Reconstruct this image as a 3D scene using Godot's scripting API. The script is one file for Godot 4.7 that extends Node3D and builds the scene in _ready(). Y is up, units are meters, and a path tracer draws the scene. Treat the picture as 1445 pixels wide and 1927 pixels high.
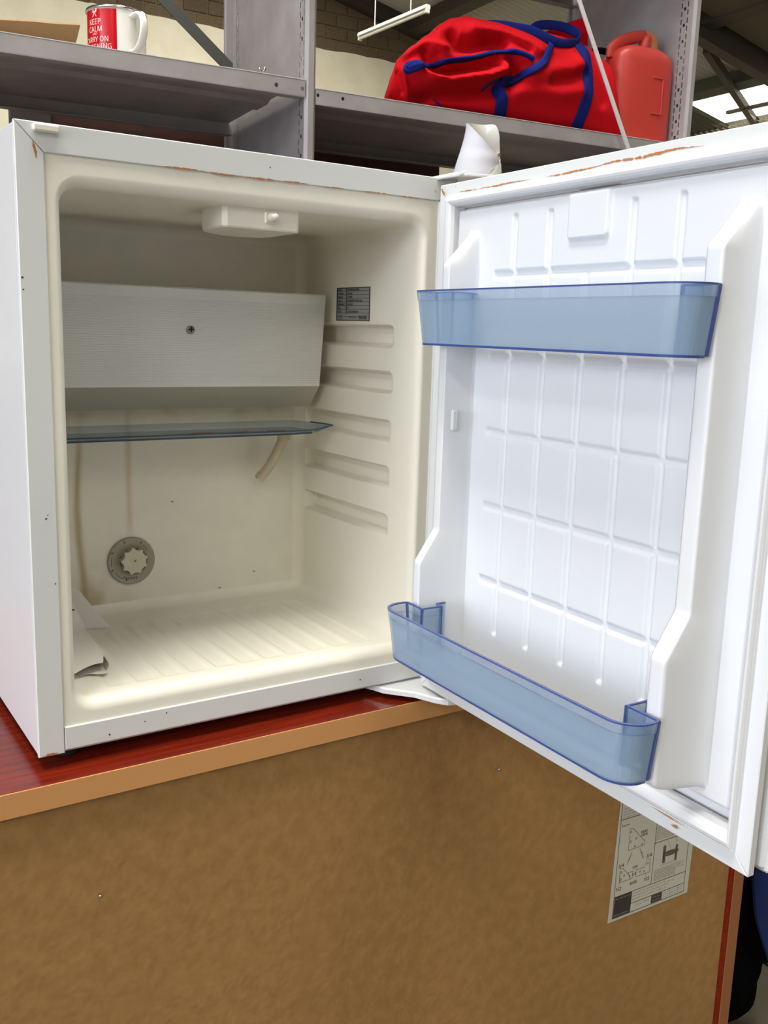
extends Node3D
# A small white refrigerator standing open on the end of a desk in a workshop.
# World frame: origin at the fridge's front bottom left corner, x right, y up, z out of its front.

const FLOOR_Y := -0.752
const W := 0.4165      # fridge width
const H := 0.51        # fridge height
const DW := 0.4056     # door
const DH := 0.4965
var M := {}
var names := {}
var rack := Transform3D(Basis(Vector3.UP, deg_to_rad(-6.0)), Vector3(0.57, 0, -0.58))
var hall := Transform3D(Basis(Vector3.UP, deg_to_rad(-3.0)), Vector3(7.5, 0, -13.3))
const CAM := Vector3(-0.1757, 0.3631, 0.7808)

# ------------------------------------------------------------------ bookkeeping
func numbered(called: String) -> String:
	var n: int = names.get(called, 0)
	names[called] = n + 1
	return called if n == 0 else "%s_%03d" % [called, n]

func tag(o: Node, label: String, category: String, group := "") -> void:
	o.set_meta("label", label)
	o.set_meta("category", category)
	if group != "":
		o.set_meta("group", group)

func thing(called: String, label: String, category: String, xf := Transform3D(), group := "") -> Node3D:
	var o := Node3D.new()
	o.name = numbered(called)
	add_child(o)
	o.transform = xf
	tag(o, label, category, group)
	return o

func put(called: String, mesh: Mesh, m: Material, parent: Node = null, xf := Transform3D()) -> MeshInstance3D:
	var o := MeshInstance3D.new()
	o.mesh = mesh
	o.material_override = m
	o.transform = xf
	o.cast_shadow = GeometryInstance3D.SHADOW_CASTING_SETTING_ON
	if parent == null:
		o.name = numbered(called)
		add_child(o)
	else:
		o.name = called
		parent.add_child(o, true)
	return o

func struct(called: String, mesh: Mesh, m: Material, xf := Transform3D()) -> MeshInstance3D:
	var o := put(called, mesh, m, null, xf)
	o.set_meta("kind", "structure")
	return o

# ------------------------------------------------------------------ shape helpers
func begin() -> SurfaceTool:
	var st := SurfaceTool.new()
	st.begin(Mesh.PRIMITIVE_TRIANGLES)
	return st

func tri(st: SurfaceTool, a: Vector3, b: Vector3, c: Vector3, hint: Vector3) -> void:
	var n := (b - a).cross(c - a)
	if n.length_squared() < 1e-18:
		return
	n = n.normalized()
	var flip := n.dot(hint) > 0.0
	if not flip:
		n = -n
	for p: Vector3 in ([a, c, b] if flip else [a, b, c]):
		st.set_normal(n)
		st.set_uv(Vector2.ZERO)
		st.add_vertex(p)

func quad(st: SurfaceTool, a: Vector3, b: Vector3, c: Vector3, d: Vector3, hint: Vector3) -> void:
	tri(st, a, b, c, hint)
	tri(st, a, c, d, hint)

# box with chamfered edges
func cbox(st: SurfaceTool, cen: Vector3, size: Vector3, bev := 0.001, bas := Basis()) -> void:
	var h := size * 0.5
	var b: float = min(bev, min(h.x, min(h.y, h.z)) * 0.9)
	var P := func(sx: int, sy: int, sz: int, ax: int) -> Vector3:
		var v := Vector3(sx * (h.x - (0.0 if ax == 0 else b)), sy * (h.y - (0.0 if ax == 1 else b)), sz * (h.z - (0.0 if ax == 2 else b)))
		return cen + bas * v
	for s: int in [-1, 1]:
		quad(st, P.call(s, -1, -1, 0), P.call(s, 1, -1, 0), P.call(s, 1, 1, 0), P.call(s, -1, 1, 0), bas * Vector3(s, 0, 0))
		quad(st, P.call(-1, s, -1, 1), P.call(1, s, -1, 1), P.call(1, s, 1, 1), P.call(-1, s, 1, 1), bas * Vector3(0, s, 0))
		quad(st, P.call(-1, -1, s, 2), P.call(1, -1, s, 2), P.call(1, 1, s, 2), P.call(-1, 1, s, 2), bas * Vector3(0, 0, s))
	if b < 1e-6:
		return
	for s: int in [-1, 1]:
		for t: int in [-1, 1]:
			quad(st, P.call(s, t, -1, 0), P.call(s, t, 1, 0), P.call(s, t, 1, 1), P.call(s, t, -1, 1), bas * Vector3(s, t, 0))
			quad(st, P.call(s, -1, t, 0), P.call(s, 1, t, 0), P.call(s, 1, t, 2), P.call(s, -1, t, 2), bas * Vector3(s, 0, t))
			quad(st, P.call(-1, s, t, 1), P.call(1, s, t, 1), P.call(1, s, t, 2), P.call(-1, s, t, 2), bas * Vector3(0, s, t))
			for r: int in [-1, 1]:
				tri(st, P.call(s, t, r, 0), P.call(s, t, r, 1), P.call(s, t, r, 2), bas * Vector3(s, t, r))

func boxm(cen: Vector3, size: Vector3, bev := 0.001, bas := Basis()) -> ArrayMesh:
	var st := begin()
	cbox(st, cen, size, bev, bas)
	return st.commit()

# bar of rectangular section between two points
func bar(st: SurfaceTool, a: Vector3, b: Vector3, wide: float, thick: float, up := Vector3.UP, bev := 0.0005) -> void:
	var x := (b - a).normalized()
	var z := x.cross(up).normalized()
	var y := z.cross(x).normalized()
	cbox(st, (a + b) * 0.5, Vector3(a.distance_to(b), wide, thick), bev, Basis(x, y, z))

# prism: polygon in the plane (o, ax, ay), pushed by ext; the end face at ext may be bevelled (convex polygons)
func prism(st: SurfaceTool, poly: PackedVector2Array, o: Vector3, ax: Vector3, ay: Vector3, ext: Vector3, bev := 0.0) -> void:
	var idx := Geometry2D.triangulate_polygon(poly)
	var n := poly.size()
	var area := 0.0
	for i in n:
		area += poly[i].cross(poly[(i + 1) % n])
	var sg := signf(area)
	var inner := PackedVector2Array()
	for i in n:
		var a := poly[(i + n - 1) % n]
		var b := poly[i]
		var c := poly[(i + 1) % n]
		var n1 := Vector2((b - a).y, -(b - a).x).normalized() * sg
		var n2 := Vector2((c - b).y, -(c - b).x).normalized() * sg
		var m := n1 + n2
		inner.append(b - m * (bev / max(0.2, m.length_squared() * 0.5)))
	var f := func(p: Vector2, e: float) -> Vector3: return o + ax * p.x + ay * p.y + ext * e
	var eb := 1.0 - bev / ext.length()
	for k in range(0, idx.size(), 3):
		tri(st, f.call(poly[idx[k]], 0.0), f.call(poly[idx[k + 1]], 0.0), f.call(poly[idx[k + 2]], 0.0), -ext)
		tri(st, f.call(inner[idx[k]], 1.0), f.call(inner[idx[k + 1]], 1.0), f.call(inner[idx[k + 2]], 1.0), ext)
	for i in n:
		var j := (i + 1) % n
		var d := poly[j] - poly[i]
		var out := (ax * d.y - ay * d.x) * sg
		quad(st, f.call(poly[i], 0.0), f.call(poly[j], 0.0), f.call(poly[j], eb), f.call(poly[i], eb), out)
		if bev > 0.0:
			quad(st, f.call(poly[i], eb), f.call(poly[j], eb), f.call(inner[j], 1.0), f.call(inner[i], 1.0), out + ext)

func P2(a: Array) -> PackedVector2Array:
	var r := PackedVector2Array()
	for p in a:
		r.append(Vector2(p[0], p[1]))
	return r

# smooth surface over an nu x nv grid of points; flip turns its front over
func surf(nu: int, nv: int, fn: Callable, flip := false, uvfn = null) -> ArrayMesh:
	var pos := PackedVector3Array()
	pos.resize(nu * nv)
	var uv := PackedVector2Array()
	uv.resize(nu * nv)
	for j in nv:
		for i in nu:
			pos[j * nu + i] = fn.call(i, j)
			uv[j * nu + i] = uvfn.call(i, j) if uvfn != null else Vector2(float(i) / (nu - 1), float(j) / (nv - 1))
	return surf_from(nu, nv, pos, uv, flip)

func surf_from(nu: int, nv: int, pos: PackedVector3Array, uv: PackedVector2Array, flip := false) -> ArrayMesh:
	var nor := PackedVector3Array()
	nor.resize(nu * nv)
	var wu := pos[0].distance_to(pos[nu - 1]) < 1e-7 and pos[nu * (nv / 2)].distance_to(pos[nu * (nv / 2) + nu - 1]) < 1e-7
	var wv := true
	for i in nu:
		if pos[i].distance_to(pos[(nv - 1) * nu + i]) > 1e-7:
			wv = false
			break
	for j in nv:
		for i in nu:
			var i0 := i - 1
			var i1 := i + 1
			if i0 < 0: i0 = nu - 2 if wu else 0
			if i1 >= nu: i1 = 1 if wu else nu - 1
			var j0 := j - 1
			var j1 := j + 1
			if j0 < 0: j0 = nv - 2 if wv else 0
			if j1 >= nv: j1 = 1 if wv else nv - 1
			var n := (pos[j * nu + i1] - pos[j * nu + i0]).cross(pos[j1 * nu + i] - pos[j0 * nu + i])
			if n.length_squared() < 1e-20:
				n = (pos[j * nu + i1] - pos[j * nu + i0]).cross(pos[clampi(j1 + 1, 0, nv - 1) * nu + i] - pos[maxi(j0 - 1, 0) * nu + i])
			if n.length_squared() < 1e-24:
				n = Vector3.UP
			nor[j * nu + i] = n.normalized() * (-1.0 if flip else 1.0)
	var idx := PackedInt32Array()
	idx.resize((nu - 1) * (nv - 1) * 6)
	var k := 0
	for j in nv - 1:
		for i in nu - 1:
			var a := j * nu + i
			var b := a + 1
			var c := a + nu + 1
			var d := a + nu
			if flip:
				idx[k] = a; idx[k + 1] = b; idx[k + 2] = c; idx[k + 3] = a; idx[k + 4] = c; idx[k + 5] = d
			else:
				idx[k] = a; idx[k + 1] = c; idx[k + 2] = b; idx[k + 3] = a; idx[k + 4] = d; idx[k + 5] = c
			k += 6
	var ar := []
	ar.resize(Mesh.ARRAY_MAX)
	ar[Mesh.ARRAY_VERTEX] = pos
	ar[Mesh.ARRAY_NORMAL] = nor
	ar[Mesh.ARRAY_TEX_UV] = uv
	ar[Mesh.ARRAY_INDEX] = idx
	var me := ArrayMesh.new()
	me.add_surface_from_arrays(Mesh.PRIMITIVE_TRIANGLES, ar)
	return me

# lathe: profile of (radius, height) turned about y
func lathe(prof: Array, seg := 48, a0 := 0.0, a1 := TAU) -> ArrayMesh:
	return surf(seg + 1, prof.size(), func(i: int, j: int) -> Vector3:
		var a: float = lerpf(a0, a1, float(i) / seg)
		return Vector3(prof[j][0] * sin(a), prof[j][1], prof[j][0] * cos(a)), false)

# tube (or flattened band) along a polyline
func tube(path: Array, rx: float, ry: float, seg := 10, up := Vector3.UP, closed := true) -> ArrayMesh:
	var n := path.size()
	var ups := []
	for j in n:
		var t: Vector3 = (path[mini(j + 1, n - 1)] - path[maxi(j - 1, 0)]).normalized()
		var s := t.cross(up).normalized()
		ups.append([s, s.cross(t).normalized()])
	return surf(seg + 1, n + 2, func(i: int, j: int) -> Vector3:
		var jj := clampi(j - 1, 0, n - 1)
		var a := TAU * i / seg
		var k := 0.0 if (closed and (j == 0 or j == n + 1)) else 1.0
		return path[jj] + (ups[jj][0] * cos(a) * rx + ups[jj][1] * sin(a) * ry) * k, true)

func spline(pts: Array, per := 6) -> Array:
	var out := []
	var n := pts.size()
	for i in n - 1:
		for k in per:
			var t := float(k) / per
			out.append(pts[i].cubic_interpolate(pts[i + 1], pts[maxi(i - 1, 0)], pts[mini(i + 2, n - 1)], t))
	out.append(pts[n - 1])
	return out

func add_mesh(st: SurfaceTool, me: Mesh, xf := Transform3D()) -> void:
	for s in me.get_surface_count():
		st.append_from(me, s, xf)

func sm(a: float, b: float, x: float) -> float:
	return smoothstep(a, b, x)

# ------------------------------------------------------------------ textures and print
func text_tris(txt: String, bold: bool) -> PackedVector2Array:
	var tm := TextMesh.new()
	var f := SystemFont.new()
	f.font_names = PackedStringArray(["Droid Sans"])
	if bold:
		f.font_weight = 700
	tm.font = f
	tm.text = txt
	tm.font_size = 48
	tm.pixel_size = 0.01
	tm.depth = 0.02
	tm.curve_step = 1.0
	var ar := tm.get_mesh_arrays()
	var out := PackedVector2Array()
	if ar.size() == 0:
		return out
	var v: PackedVector3Array = ar[Mesh.ARRAY_VERTEX]
	var nn: PackedVector3Array = ar[Mesh.ARRAY_NORMAL]
	var id: PackedInt32Array = ar[Mesh.ARRAY_INDEX] if ar[Mesh.ARRAY_INDEX] != null else PackedInt32Array(range(v.size()))
	for k in range(0, id.size(), 3):
		if nn[id[k]].z > 0.5:
			for q in 3:
				out.append(Vector2(v[id[k + q]].x, v[id[k + q]].y))
	return out

# draws words into an image: centre in pixels, capital height, turn in radians
func print_text(img: Image, txt: String, at: Vector2, cap: float, color: Color, turn := 0.0, bold := true, squeeze := 1.0) -> void:
	var t := text_tris(txt, bold)
	if t.is_empty():
		return
	var lo := t[0]
	var hi := t[0]
	for p in t:
		lo = lo.min(p)
		hi = hi.max(p)
	var k: float = cap / (hi.y - lo.y)
	var mid := (lo + hi) * 0.5
	var cov := {}
	for i in range(0, t.size(), 3):
		var q := []
		for j in 3:
			var p := (t[i + j] - mid) * k
			p = Vector2(p.x * squeeze, -p.y).rotated(turn) + at
			q.append(p)
		var ar: float = (q[1] - q[0]).cross(q[2] - q[0])
		if absf(ar) < 1e-6:
			continue
		var x0 := int(floor(min(q[0].x, min(q[1].x, q[2].x))))
		var x1 := int(ceil(max(q[0].x, max(q[1].x, q[2].x))))
		var y0 := int(floor(min(q[0].y, min(q[1].y, q[2].y))))
		var y1 := int(ceil(max(q[0].y, max(q[1].y, q[2].y))))
		for y in range(y0, y1 + 1):
			for x in range(x0, x1 + 1):
				var c := 0
				for s in 9:
					var p := Vector2(x + (s % 3 + 0.5) / 3.0, y + (s / 3 + 0.5) / 3.0)
					var w0: float = (q[1] - q[0]).cross(p - q[0]) / ar
					var w1: float = (q[2] - q[1]).cross(p - q[1]) / ar
					var w2: float = (q[0] - q[2]).cross(p - q[2]) / ar
					if w0 >= 0 and w1 >= 0 and w2 >= 0:
						c += 1
				if c > 0:
					var key := Vector2i(x, y)
					cov[key] = cov.get(key, 0.0) + c / 9.0
	for key: Vector2i in cov:
		if key.x >= 0 and key.y >= 0 and key.x < img.get_width() and key.y < img.get_height():
			img.set_pixelv(key, img.get_pixelv(key).lerp(color, min(1.0, cov[key])))

func line(img: Image, a: Vector2, b: Vector2, wide: float, color: Color) -> void:
	var r := wide * 0.5 + 1.0
	var lo := a.min(b) - Vector2(r, r)
	var hi := a.max(b) + Vector2(r, r)
	for y in range(maxi(0, int(lo.y)), mini(img.get_height() - 1, int(hi.y)) + 1):
		for x in range(maxi(0, int(lo.x)), mini(img.get_width() - 1, int(hi.x)) + 1):
			var p := Vector2(x + 0.5, y + 0.5)
			var d := p.distance_to(Geometry2D.get_closest_point_to_segment(p, a, b))
			var c := clampf(wide * 0.5 - d + 0.5, 0.0, 1.0)
			if c > 0.0:
				img.set_pixel(x, y, img.get_pixel(x, y).lerp(color, c * color.a))

func tex(img: Image) -> ImageTexture:
	img.generate_mipmaps()
	return ImageTexture.create_from_image(img)

func noise_tex(seed_: int, freq: float, c0: Color, c1: Color, oct := 4, size := 512) -> NoiseTexture2D:
	var t := NoiseTexture2D.new()
	var n := FastNoiseLite.new()
	n.seed = seed_
	n.frequency = freq
	n.fractal_octaves = oct
	t.noise = n
	t.width = size
	t.height = size
	t.seamless = true
	var g := Gradient.new()
	g.set_color(0, c0)
	g.set_color(1, c1)
	t.color_ramp = g
	return t

func noise_normal(seed_: int, freq: float, strength: float, size := 256) -> NoiseTexture2D:
	var t := NoiseTexture2D.new()
	var n := FastNoiseLite.new()
	n.seed = seed_
	n.frequency = freq
	n.fractal_octaves = 3
	t.noise = n
	t.width = size
	t.height = size
	t.seamless = true
	t.as_normal_map = true
	t.bump_strength = strength
	return t

func mat(key: String, c: Color, rough := 0.5, metal := 0.0, spec := 0.5) -> StandardMaterial3D:
	var m := StandardMaterial3D.new()
	m.resource_name = key
	m.albedo_color = c
	m.roughness = rough
	m.metallic = metal
	m.metallic_specular = spec
	M[key] = m
	return m

func tri_uv(m: StandardMaterial3D, s: Vector3, world := false) -> void:
	m.uv1_triplanar = true
	m.uv1_world_triplanar = world
	m.uv1_scale = s

func rgb(r: float, g: float, b: float, a := 1.0) -> Color:
	return Color(r / 255.0, g / 255.0, b / 255.0, a)

func materials() -> void:
	var m: StandardMaterial3D
	m = mat("enamel", rgb(226, 227, 227), 0.28)
	m.clearcoat_enabled = true
	m.clearcoat = 0.3
	m.clearcoat_roughness = 0.15
	mat("frame", rgb(217, 219, 217), 0.38)
	mat("liner", rgb(237, 233, 219), 0.42)
	mat("cream", rgb(232, 228, 214), 0.35)
	mat("panel", rgb(222, 223, 225), 0.42)
	mat("gasket", rgb(222, 222, 223), 0.5)
	mat("seam", rgb(40, 38, 36), 0.9)
	m = mat("rust", rgb(202, 146, 96), 0.9)
	m.albedo_texture = noise_tex(7, 0.05, rgb(255, 245, 230), rgb(190, 150, 115))
	tri_uv(m, Vector3.ONE * 30)
	m = mat("aluminium", rgb(224, 224, 221), 0.42, 0.3)
	mat("aluminium_stained", rgb(198, 195, 180), 0.5, 0.3)
	mat("screw", rgb(160, 158, 150), 0.35, 0.8)
	m = mat("bin_frost", rgb(146, 170, 192, 0.55), 0.35)
	m.transparency = BaseMaterial3D.TRANSPARENCY_ALPHA
	m = mat("bin_clear", rgb(132, 164, 200, 0.34), 0.12)
	m.transparency = BaseMaterial3D.TRANSPARENCY_ALPHA
	m = mat("bin_edge", rgb(62, 82, 146, 0.85), 0.2)
	m.transparency = BaseMaterial3D.TRANSPARENCY_ALPHA
	m = mat("tray", rgb(104, 132, 150, 0.5), 0.15)
	m.transparency = BaseMaterial3D.TRANSPARENCY_ALPHA
	m = mat("tray_edge", rgb(58, 76, 104, 0.8), 0.2)
	m.transparency = BaseMaterial3D.TRANSPARENCY_ALPHA
	m = mat("hose", rgb(206, 194, 168, 0.8), 0.3)
	m.transparency = BaseMaterial3D.TRANSPARENCY_ALPHA
	mat("dial_grey", rgb(160, 157, 142), 0.5)
	mat("dial_knob", rgb(206, 200, 178), 0.45)
	mat("ink", rgb(30, 28, 26), 0.8)
	mat("paper", rgb(226, 222, 214), 0.8)
	m = mat("paper_white", rgb(192, 191, 198), 0.7)
	m = mat("paper_gloss", rgb(232, 230, 222), 0.15)
	# desk
	m = mat("desk_wood", Color.WHITE, 0.16)
	m.albedo_texture = noise_tex(21, 0.012, rgb(92, 22, 9), rgb(126, 36, 16), 5)
	tri_uv(m, Vector3(1.2, 22, 22))
	m.metallic_specular = 0.5
	mat("edge_band", rgb(206, 148, 92), 0.5)
	m = mat("edge_band_dark", rgb(150, 96, 56), 0.5)
	m = mat("hardboard", Color.WHITE, 0.7)
	m.albedo_texture = noise_tex(33, 0.02, rgb(152, 112, 64), rgb(172, 130, 78), 6, 1024)
	tri_uv(m, Vector3.ONE * 2.2)
	m.normal_enabled = true
	m.normal_texture = noise_normal(34, 0.2, 1.5)
	m.normal_scale = 0.12
	# rack and goods
	m = mat("rack_paint", rgb(160, 156, 155), 0.45)
	m.albedo_texture = noise_tex(41, 0.01, rgb(255, 255, 255), rgb(226, 222, 222))
	tri_uv(m, Vector3.ONE * 2)
	mat("rack_dark", rgb(70, 72, 66), 0.6)
	m = mat("brown_board", rgb(72, 35, 19), 0.7)
	m.albedo_texture = noise_tex(44, 0.02, rgb(255, 240, 230), rgb(190, 180, 170))
	tri_uv(m, Vector3(2, 6, 2))
	m = mat("card", rgb(168, 132, 90), 0.85)
	mat("mug_white", rgb(236, 234, 228), 0.15)
	mat("steel", rgb(190, 190, 188), 0.2, 0.95)
	mat("rod_steel", rgb(238, 238, 234), 0.3, 0.35)
	m = mat("red_cloth", rgb(190, 10, 24), 0.85, 0.0, 0.25)
	m.normal_enabled = true
	m.normal_texture = noise_normal(51, 0.25, 4.0)
	m.normal_scale = 0.35
	tri_uv(m, Vector3.ONE * 9)
	m = mat("blue_web", rgb(20, 34, 108), 0.8, 0.0, 0.25)
	m.normal_enabled = true
	m.normal_texture = noise_normal(52, 0.3, 5.0)
	m.normal_scale = 0.5
	tri_uv(m, Vector3(10, 60, 10))
	mat("blue_dark", rgb(24, 30, 84), 0.7)
	m = mat("can_red", rgb(192, 62, 54), 0.4)
	m.subsurf_scatter_enabled = true
	m.subsurf_scatter_strength = 0.1
	mat("can_worn", rgb(206, 128, 84), 0.5)
	m = mat("navy_cloth", rgb(34, 44, 84), 0.9, 0.0, 0.2)
	mat("black_cloth_or_shade", rgb(10, 10, 14), 0.95, 0.0, 0.2)  # inside of the duffel, and painted shade behind the coat
	mat("sack_shade_black", rgb(6, 6, 8), 0.85, 0.0, 0.15)  # near-black that paints the dark shade at the desk's end
	# hall
	m = mat("render_cream", Color.WHITE, 0.85)
	m.albedo_texture = noise_tex(61, 0.01, rgb(236, 227, 200), rgb(248, 241, 218))
	tri_uv(m, Vector3.ONE * 0.4)
	for i in 4:
		var g: float = [1.0, 0.9, 1.08, 0.96][i]
		m = mat("block%d" % i, rgb(120 * g, 104 * g, 80 * g), 0.95)
		m.albedo_texture = noise_tex(70 + i, 0.05, rgb(255, 255, 255), rgb(205, 200, 195), 4, 256)
		tri_uv(m, Vector3.ONE * 2)
	mat("mortar", rgb(150, 134, 108), 0.95)
	mat("roof_sheet", rgb(190, 184, 170), 0.7)
	mat("roof_dark", rgb(84, 74, 58), 0.85)
	mat("hall_steel", rgb(66, 58, 48), 0.7)
	mat("hall_steel_green", rgb(74, 76, 62), 0.7)
	mat("concrete", rgb(84, 78, 62), 0.9)
	mat("outer_wall", rgb(196, 188, 166), 0.9)
	mat("fitting", rgb(232, 228, 212), 0.5)
	m = mat("skylight_or_fill", rgb(255, 253, 244), 0.6)  # shared by the real rooflights and the added fill panels
	m.emission_enabled = true
	m.emission = rgb(255, 253, 242)
	m.emission_energy_multiplier = 2.2
	m = mat("daylight", rgb(235, 242, 255), 0.6)
	m.emission_enabled = true
	m.emission = rgb(224, 235, 255)
	m.emission_energy_multiplier = 2.0

# ------------------------------------------------------------------ light
func area(at: Vector3, size: Vector2, dir: Vector3, color: Color, energy: float) -> void:
	var l := AreaLight3D.new()
	l.name = numbered("rooflight_or_fill_glow")
	l.area_size = size
	l.area_normalize_energy = false
	l.light_color = color
	l.light_energy = energy
	l.shadow_enabled = true
	l.area_range = 60.0
	add_child(l)
	var up := hall.basis * (Vector3.BACK if absf(dir.y) > 0.5 else Vector3.UP)
	l.transform = Transform3D(Basis.looking_at(hall.basis * dir, up), hall * at)

const ROOF_E := 5.0
const DOOR_E := 1.45
const WARM := Color(1.0, 0.985, 0.945)
const COOL := Color(0.89, 0.925, 1.0)

func _ready() -> void:
	var cam := Camera3D.new()
	cam.name = "camera"
	cam.transform = Transform3D(Basis(Vector3(0.8367, 0.0299, 0.5469), Vector3(0.0779, 0.9819, -0.1727), Vector3(-0.5421, 0.1871, 0.8192)).orthonormalized(), CAM)
	cam.fov = 56.56
	cam.near = 0.02
	cam.far = 100.0
	add_child(cam)
	cam.current = true
	var we := WorldEnvironment.new()
	we.name = "surroundings"
	var env := Environment.new()
	env.background_mode = Environment.BG_SKY
	var sky := Sky.new()
	var sk := ProceduralSkyMaterial.new()
	sk.sky_top_color = rgb(170, 195, 230)
	sk.sky_horizon_color = rgb(225, 230, 235)
	sk.ground_horizon_color = rgb(200, 200, 195)
	sk.ground_bottom_color = rgb(120, 118, 112)
	sky.sky_material = sk
	env.sky = sky
	env.tonemap_mode = Environment.TONE_MAPPER_LINEAR
	env.tonemap_exposure = 1.0
	env.sdfgi_enabled = true
	env.ssao_enabled = true
	env.ssil_enabled = true
	we.environment = env
	add_child(we)
	# real and added rooflights: [x, z, width across the slope, length], in the hall's own frame
	materials()
	hall_shell()
	desk()
	fridge()
	door_bins()
	papers_in_fridge()
	shelving()
	shelf_goods()
	duffel_bag()
	jerry_can()
	rod_and_roll()
	coat()

# ------------------------------------------------------------------ the hall
func ry(x: float) -> float:
	return 5.4335 - 0.2116 * ((x if x > -3.5 else -7.0 - x) - 0.3727)

func roof_piece(x0: float, x1: float, z0: float, z1: float, up: float, thick: float) -> ArrayMesh:
	var st := begin()
	var pts := P2([[x0, ry(x0) + up], [x1, ry(x1) + up], [x1, ry(x1) + up + thick], [x0, ry(x0) + up + thick]])
	prism(st, pts, Vector3(0, 0, z0), Vector3.RIGHT, Vector3.UP, Vector3(0, 0, z1 - z0))
	return st.commit()

func hall_shell() -> void:
	struct("floor", boxm(Vector3(-3.4, FLOOR_Y - 0.1, 13.8), Vector3(21.6, 0.2, 28.4), 0.0), M.concrete, hall)
	# gable wall: cream paint up to 4.70, bare blocks above it
	var st := begin()
	var top := []
	for x in [-14.0, -3.5, 7.2]:
		top.append([x, ry(x) + 0.3])
	prism(st, P2([[-14.0, FLOOR_Y], [7.2, FLOOR_Y], top[2], top[1], top[0]]), Vector3(0, 0, -0.3), Vector3.RIGHT, Vector3.UP, Vector3(0, 0, 0.28))
	var wb := struct("wall_back", st.commit(), M.mortar, hall)
	st = begin()
	var rng := RandomNumberGenerator.new()
	rng.seed = 5
	var edge := [[-14.0, FLOOR_Y], [7.2, FLOOR_Y]]
	var x := 7.2
	while x > -14.0:
		edge.append([x, 4.695 + rng.randf_range(-0.012, 0.014)])
		x -= rng.randf_range(0.06, 0.22)
	edge.append([-14.0, 4.69])
	prism(st, P2(edge), Vector3(0, 0, -0.02), Vector3.RIGHT, Vector3.UP, Vector3(0, 0, 0.026))
	put("painted_render", st.commit(), M.render_cream, wb)
	var blocks := []
	for v in 3:
		blocks.append(boxm(Vector3(0, 0, 0), Vector3(0.375 - 0.003 * v, 0.185 - 0.002 * v, 0.05), 0.006))
	var rest := begin()
	for k in 8:
		var yc := 4.665 + 0.194 * k + 0.097
		for i in range(-38, 18):
			var xc: float = (0.446 if k % 2 == 0 else 0.253) + 0.385 * i + 0.1925
			if xc < -13.8 or xc > 7.0 or yc + 0.09 > ry(xc) + 0.22:
				continue
			var at := Vector3(xc, yc, -0.025 + rng.randf_range(0.0, 0.006))
			if xc > -5.0 and xc < 3.0:
				put("block", blocks[rng.randi() % 3], M["block%d" % (rng.randi() % 4)], wb, Transform3D(Basis(), at))
			else:
				add_mesh(rest, blocks[0], Transform3D(Basis(), at))
	var rb := put("blocks", rest.commit(), M.block0, wb)
	rb.set_meta("kind", "stuff")
	# other walls
	struct("wall_right", boxm(Vector3(7.3, 1.8, 13.8), Vector3(0.3, 5.2, 28.4), 0.0), M.outer_wall, hall)
	struct("wall_front", boxm(Vector3(-3.4, 2.9, 28.1), Vector3(21.6, 7.4, 0.3), 0.0), M.outer_wall, hall)
	st = begin()
	cbox(st, Vector3(-14.1, 1.6, 5.6), Vector3(0.3, 4.8, 12.0), 0.0)
	cbox(st, Vector3(-14.1, 1.6, 23.3), Vector3(0.3, 4.8, 9.4), 0.0)
	cbox(st, Vector3(-14.1, 3.5, 15.1), Vector3(0.3, 1.2, 7.0), 0.0)
	cbox(st, Vector3(-14.1, -0.6, 15.1), Vector3(0.3, 0.4, 7.0), 0.0)
	struct("wall_left", st.commit(), M.outer_wall, hall)
	struct("window_or_fill_1", boxm(Vector3(-14.1, 1.25, 15.1), Vector3(0.04, 3.3, 7.0), 0.0), M.daylight, hall)
	area(Vector3(-14.0, 1.25, 15.1), Vector2(7.0, 3.3), Vector3.RIGHT, COOL, DOOR_E)
	# roof
	var ceil := Node3D.new()
	ceil.name = "ceiling"
	ceil.transform = hall
	ceil.set_meta("kind", "structure")
	add_child(ceil)
	for r in [[-14.3, -3.5, -0.3, 28.2], [-3.5, 5.9, -0.3, 28.2], [6.85, 7.5, -0.3, 28.2], [5.9, 6.85, -0.3, 2.1], [5.9, 6.85, 8.0, 28.2]]:
		put("roof_slab", roof_piece(r[0], r[1], r[2], r[3], 0.27, 0.08), M.roof_dark, ceil)
	# corrugated sheets, waves running down the slope
	var sheet := func(z0: float, x0: float, x1: float) -> ArrayMesh:
		return surf(2, 81, func(i: int, j: int) -> Vector3:
			var z := z0 + 1.02 * j / 80.0
			var xx := x0 if i == 0 else x1
			return Vector3(xx, ry(xx) + 0.235 + 0.022 * cos(TAU * 8.0 * j / 80.0), z), true)
	var low_sheet := func(z0: float, x0: float, x1: float) -> ArrayMesh:
		return surf(2, 81, func(i: int, j: int) -> Vector3:
			var z := z0 + 1.02 * j / 80.0
			var xx := x0 if i == 0 else x1
			return Vector3(xx, ry(xx) - 0.03 + 0.022 * cos(TAU * 8.0 * j / 80.0), z), true)
	for k in 9:
		put("roof_sheet", sheet.call(k * 1.0, -3.4, 5.88), M.roof_sheet, ceil)
	for k in 3:
		put("roof_sheet", low_sheet.call(-0.3 + k * 0.8, 5.9, 7.15), M.hall_steel_green, ceil)
	for k in 9:
		put("roof_sheet", low_sheet.call(k * 1.0, 6.89, 7.15), M.roof_sheet, ceil)
	# gable rafter, portal rafters, purlins, braces
	put("rafter", roof_piece(-3.5, 7.1, 0.02, 0.2, 0.0, 0.2), M.hall_steel, ceil)
	put("rafter", roof_piece(-14.0, -3.5, 0.02, 0.2, 0.0, 0.2), M.hall_steel, ceil)
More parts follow.
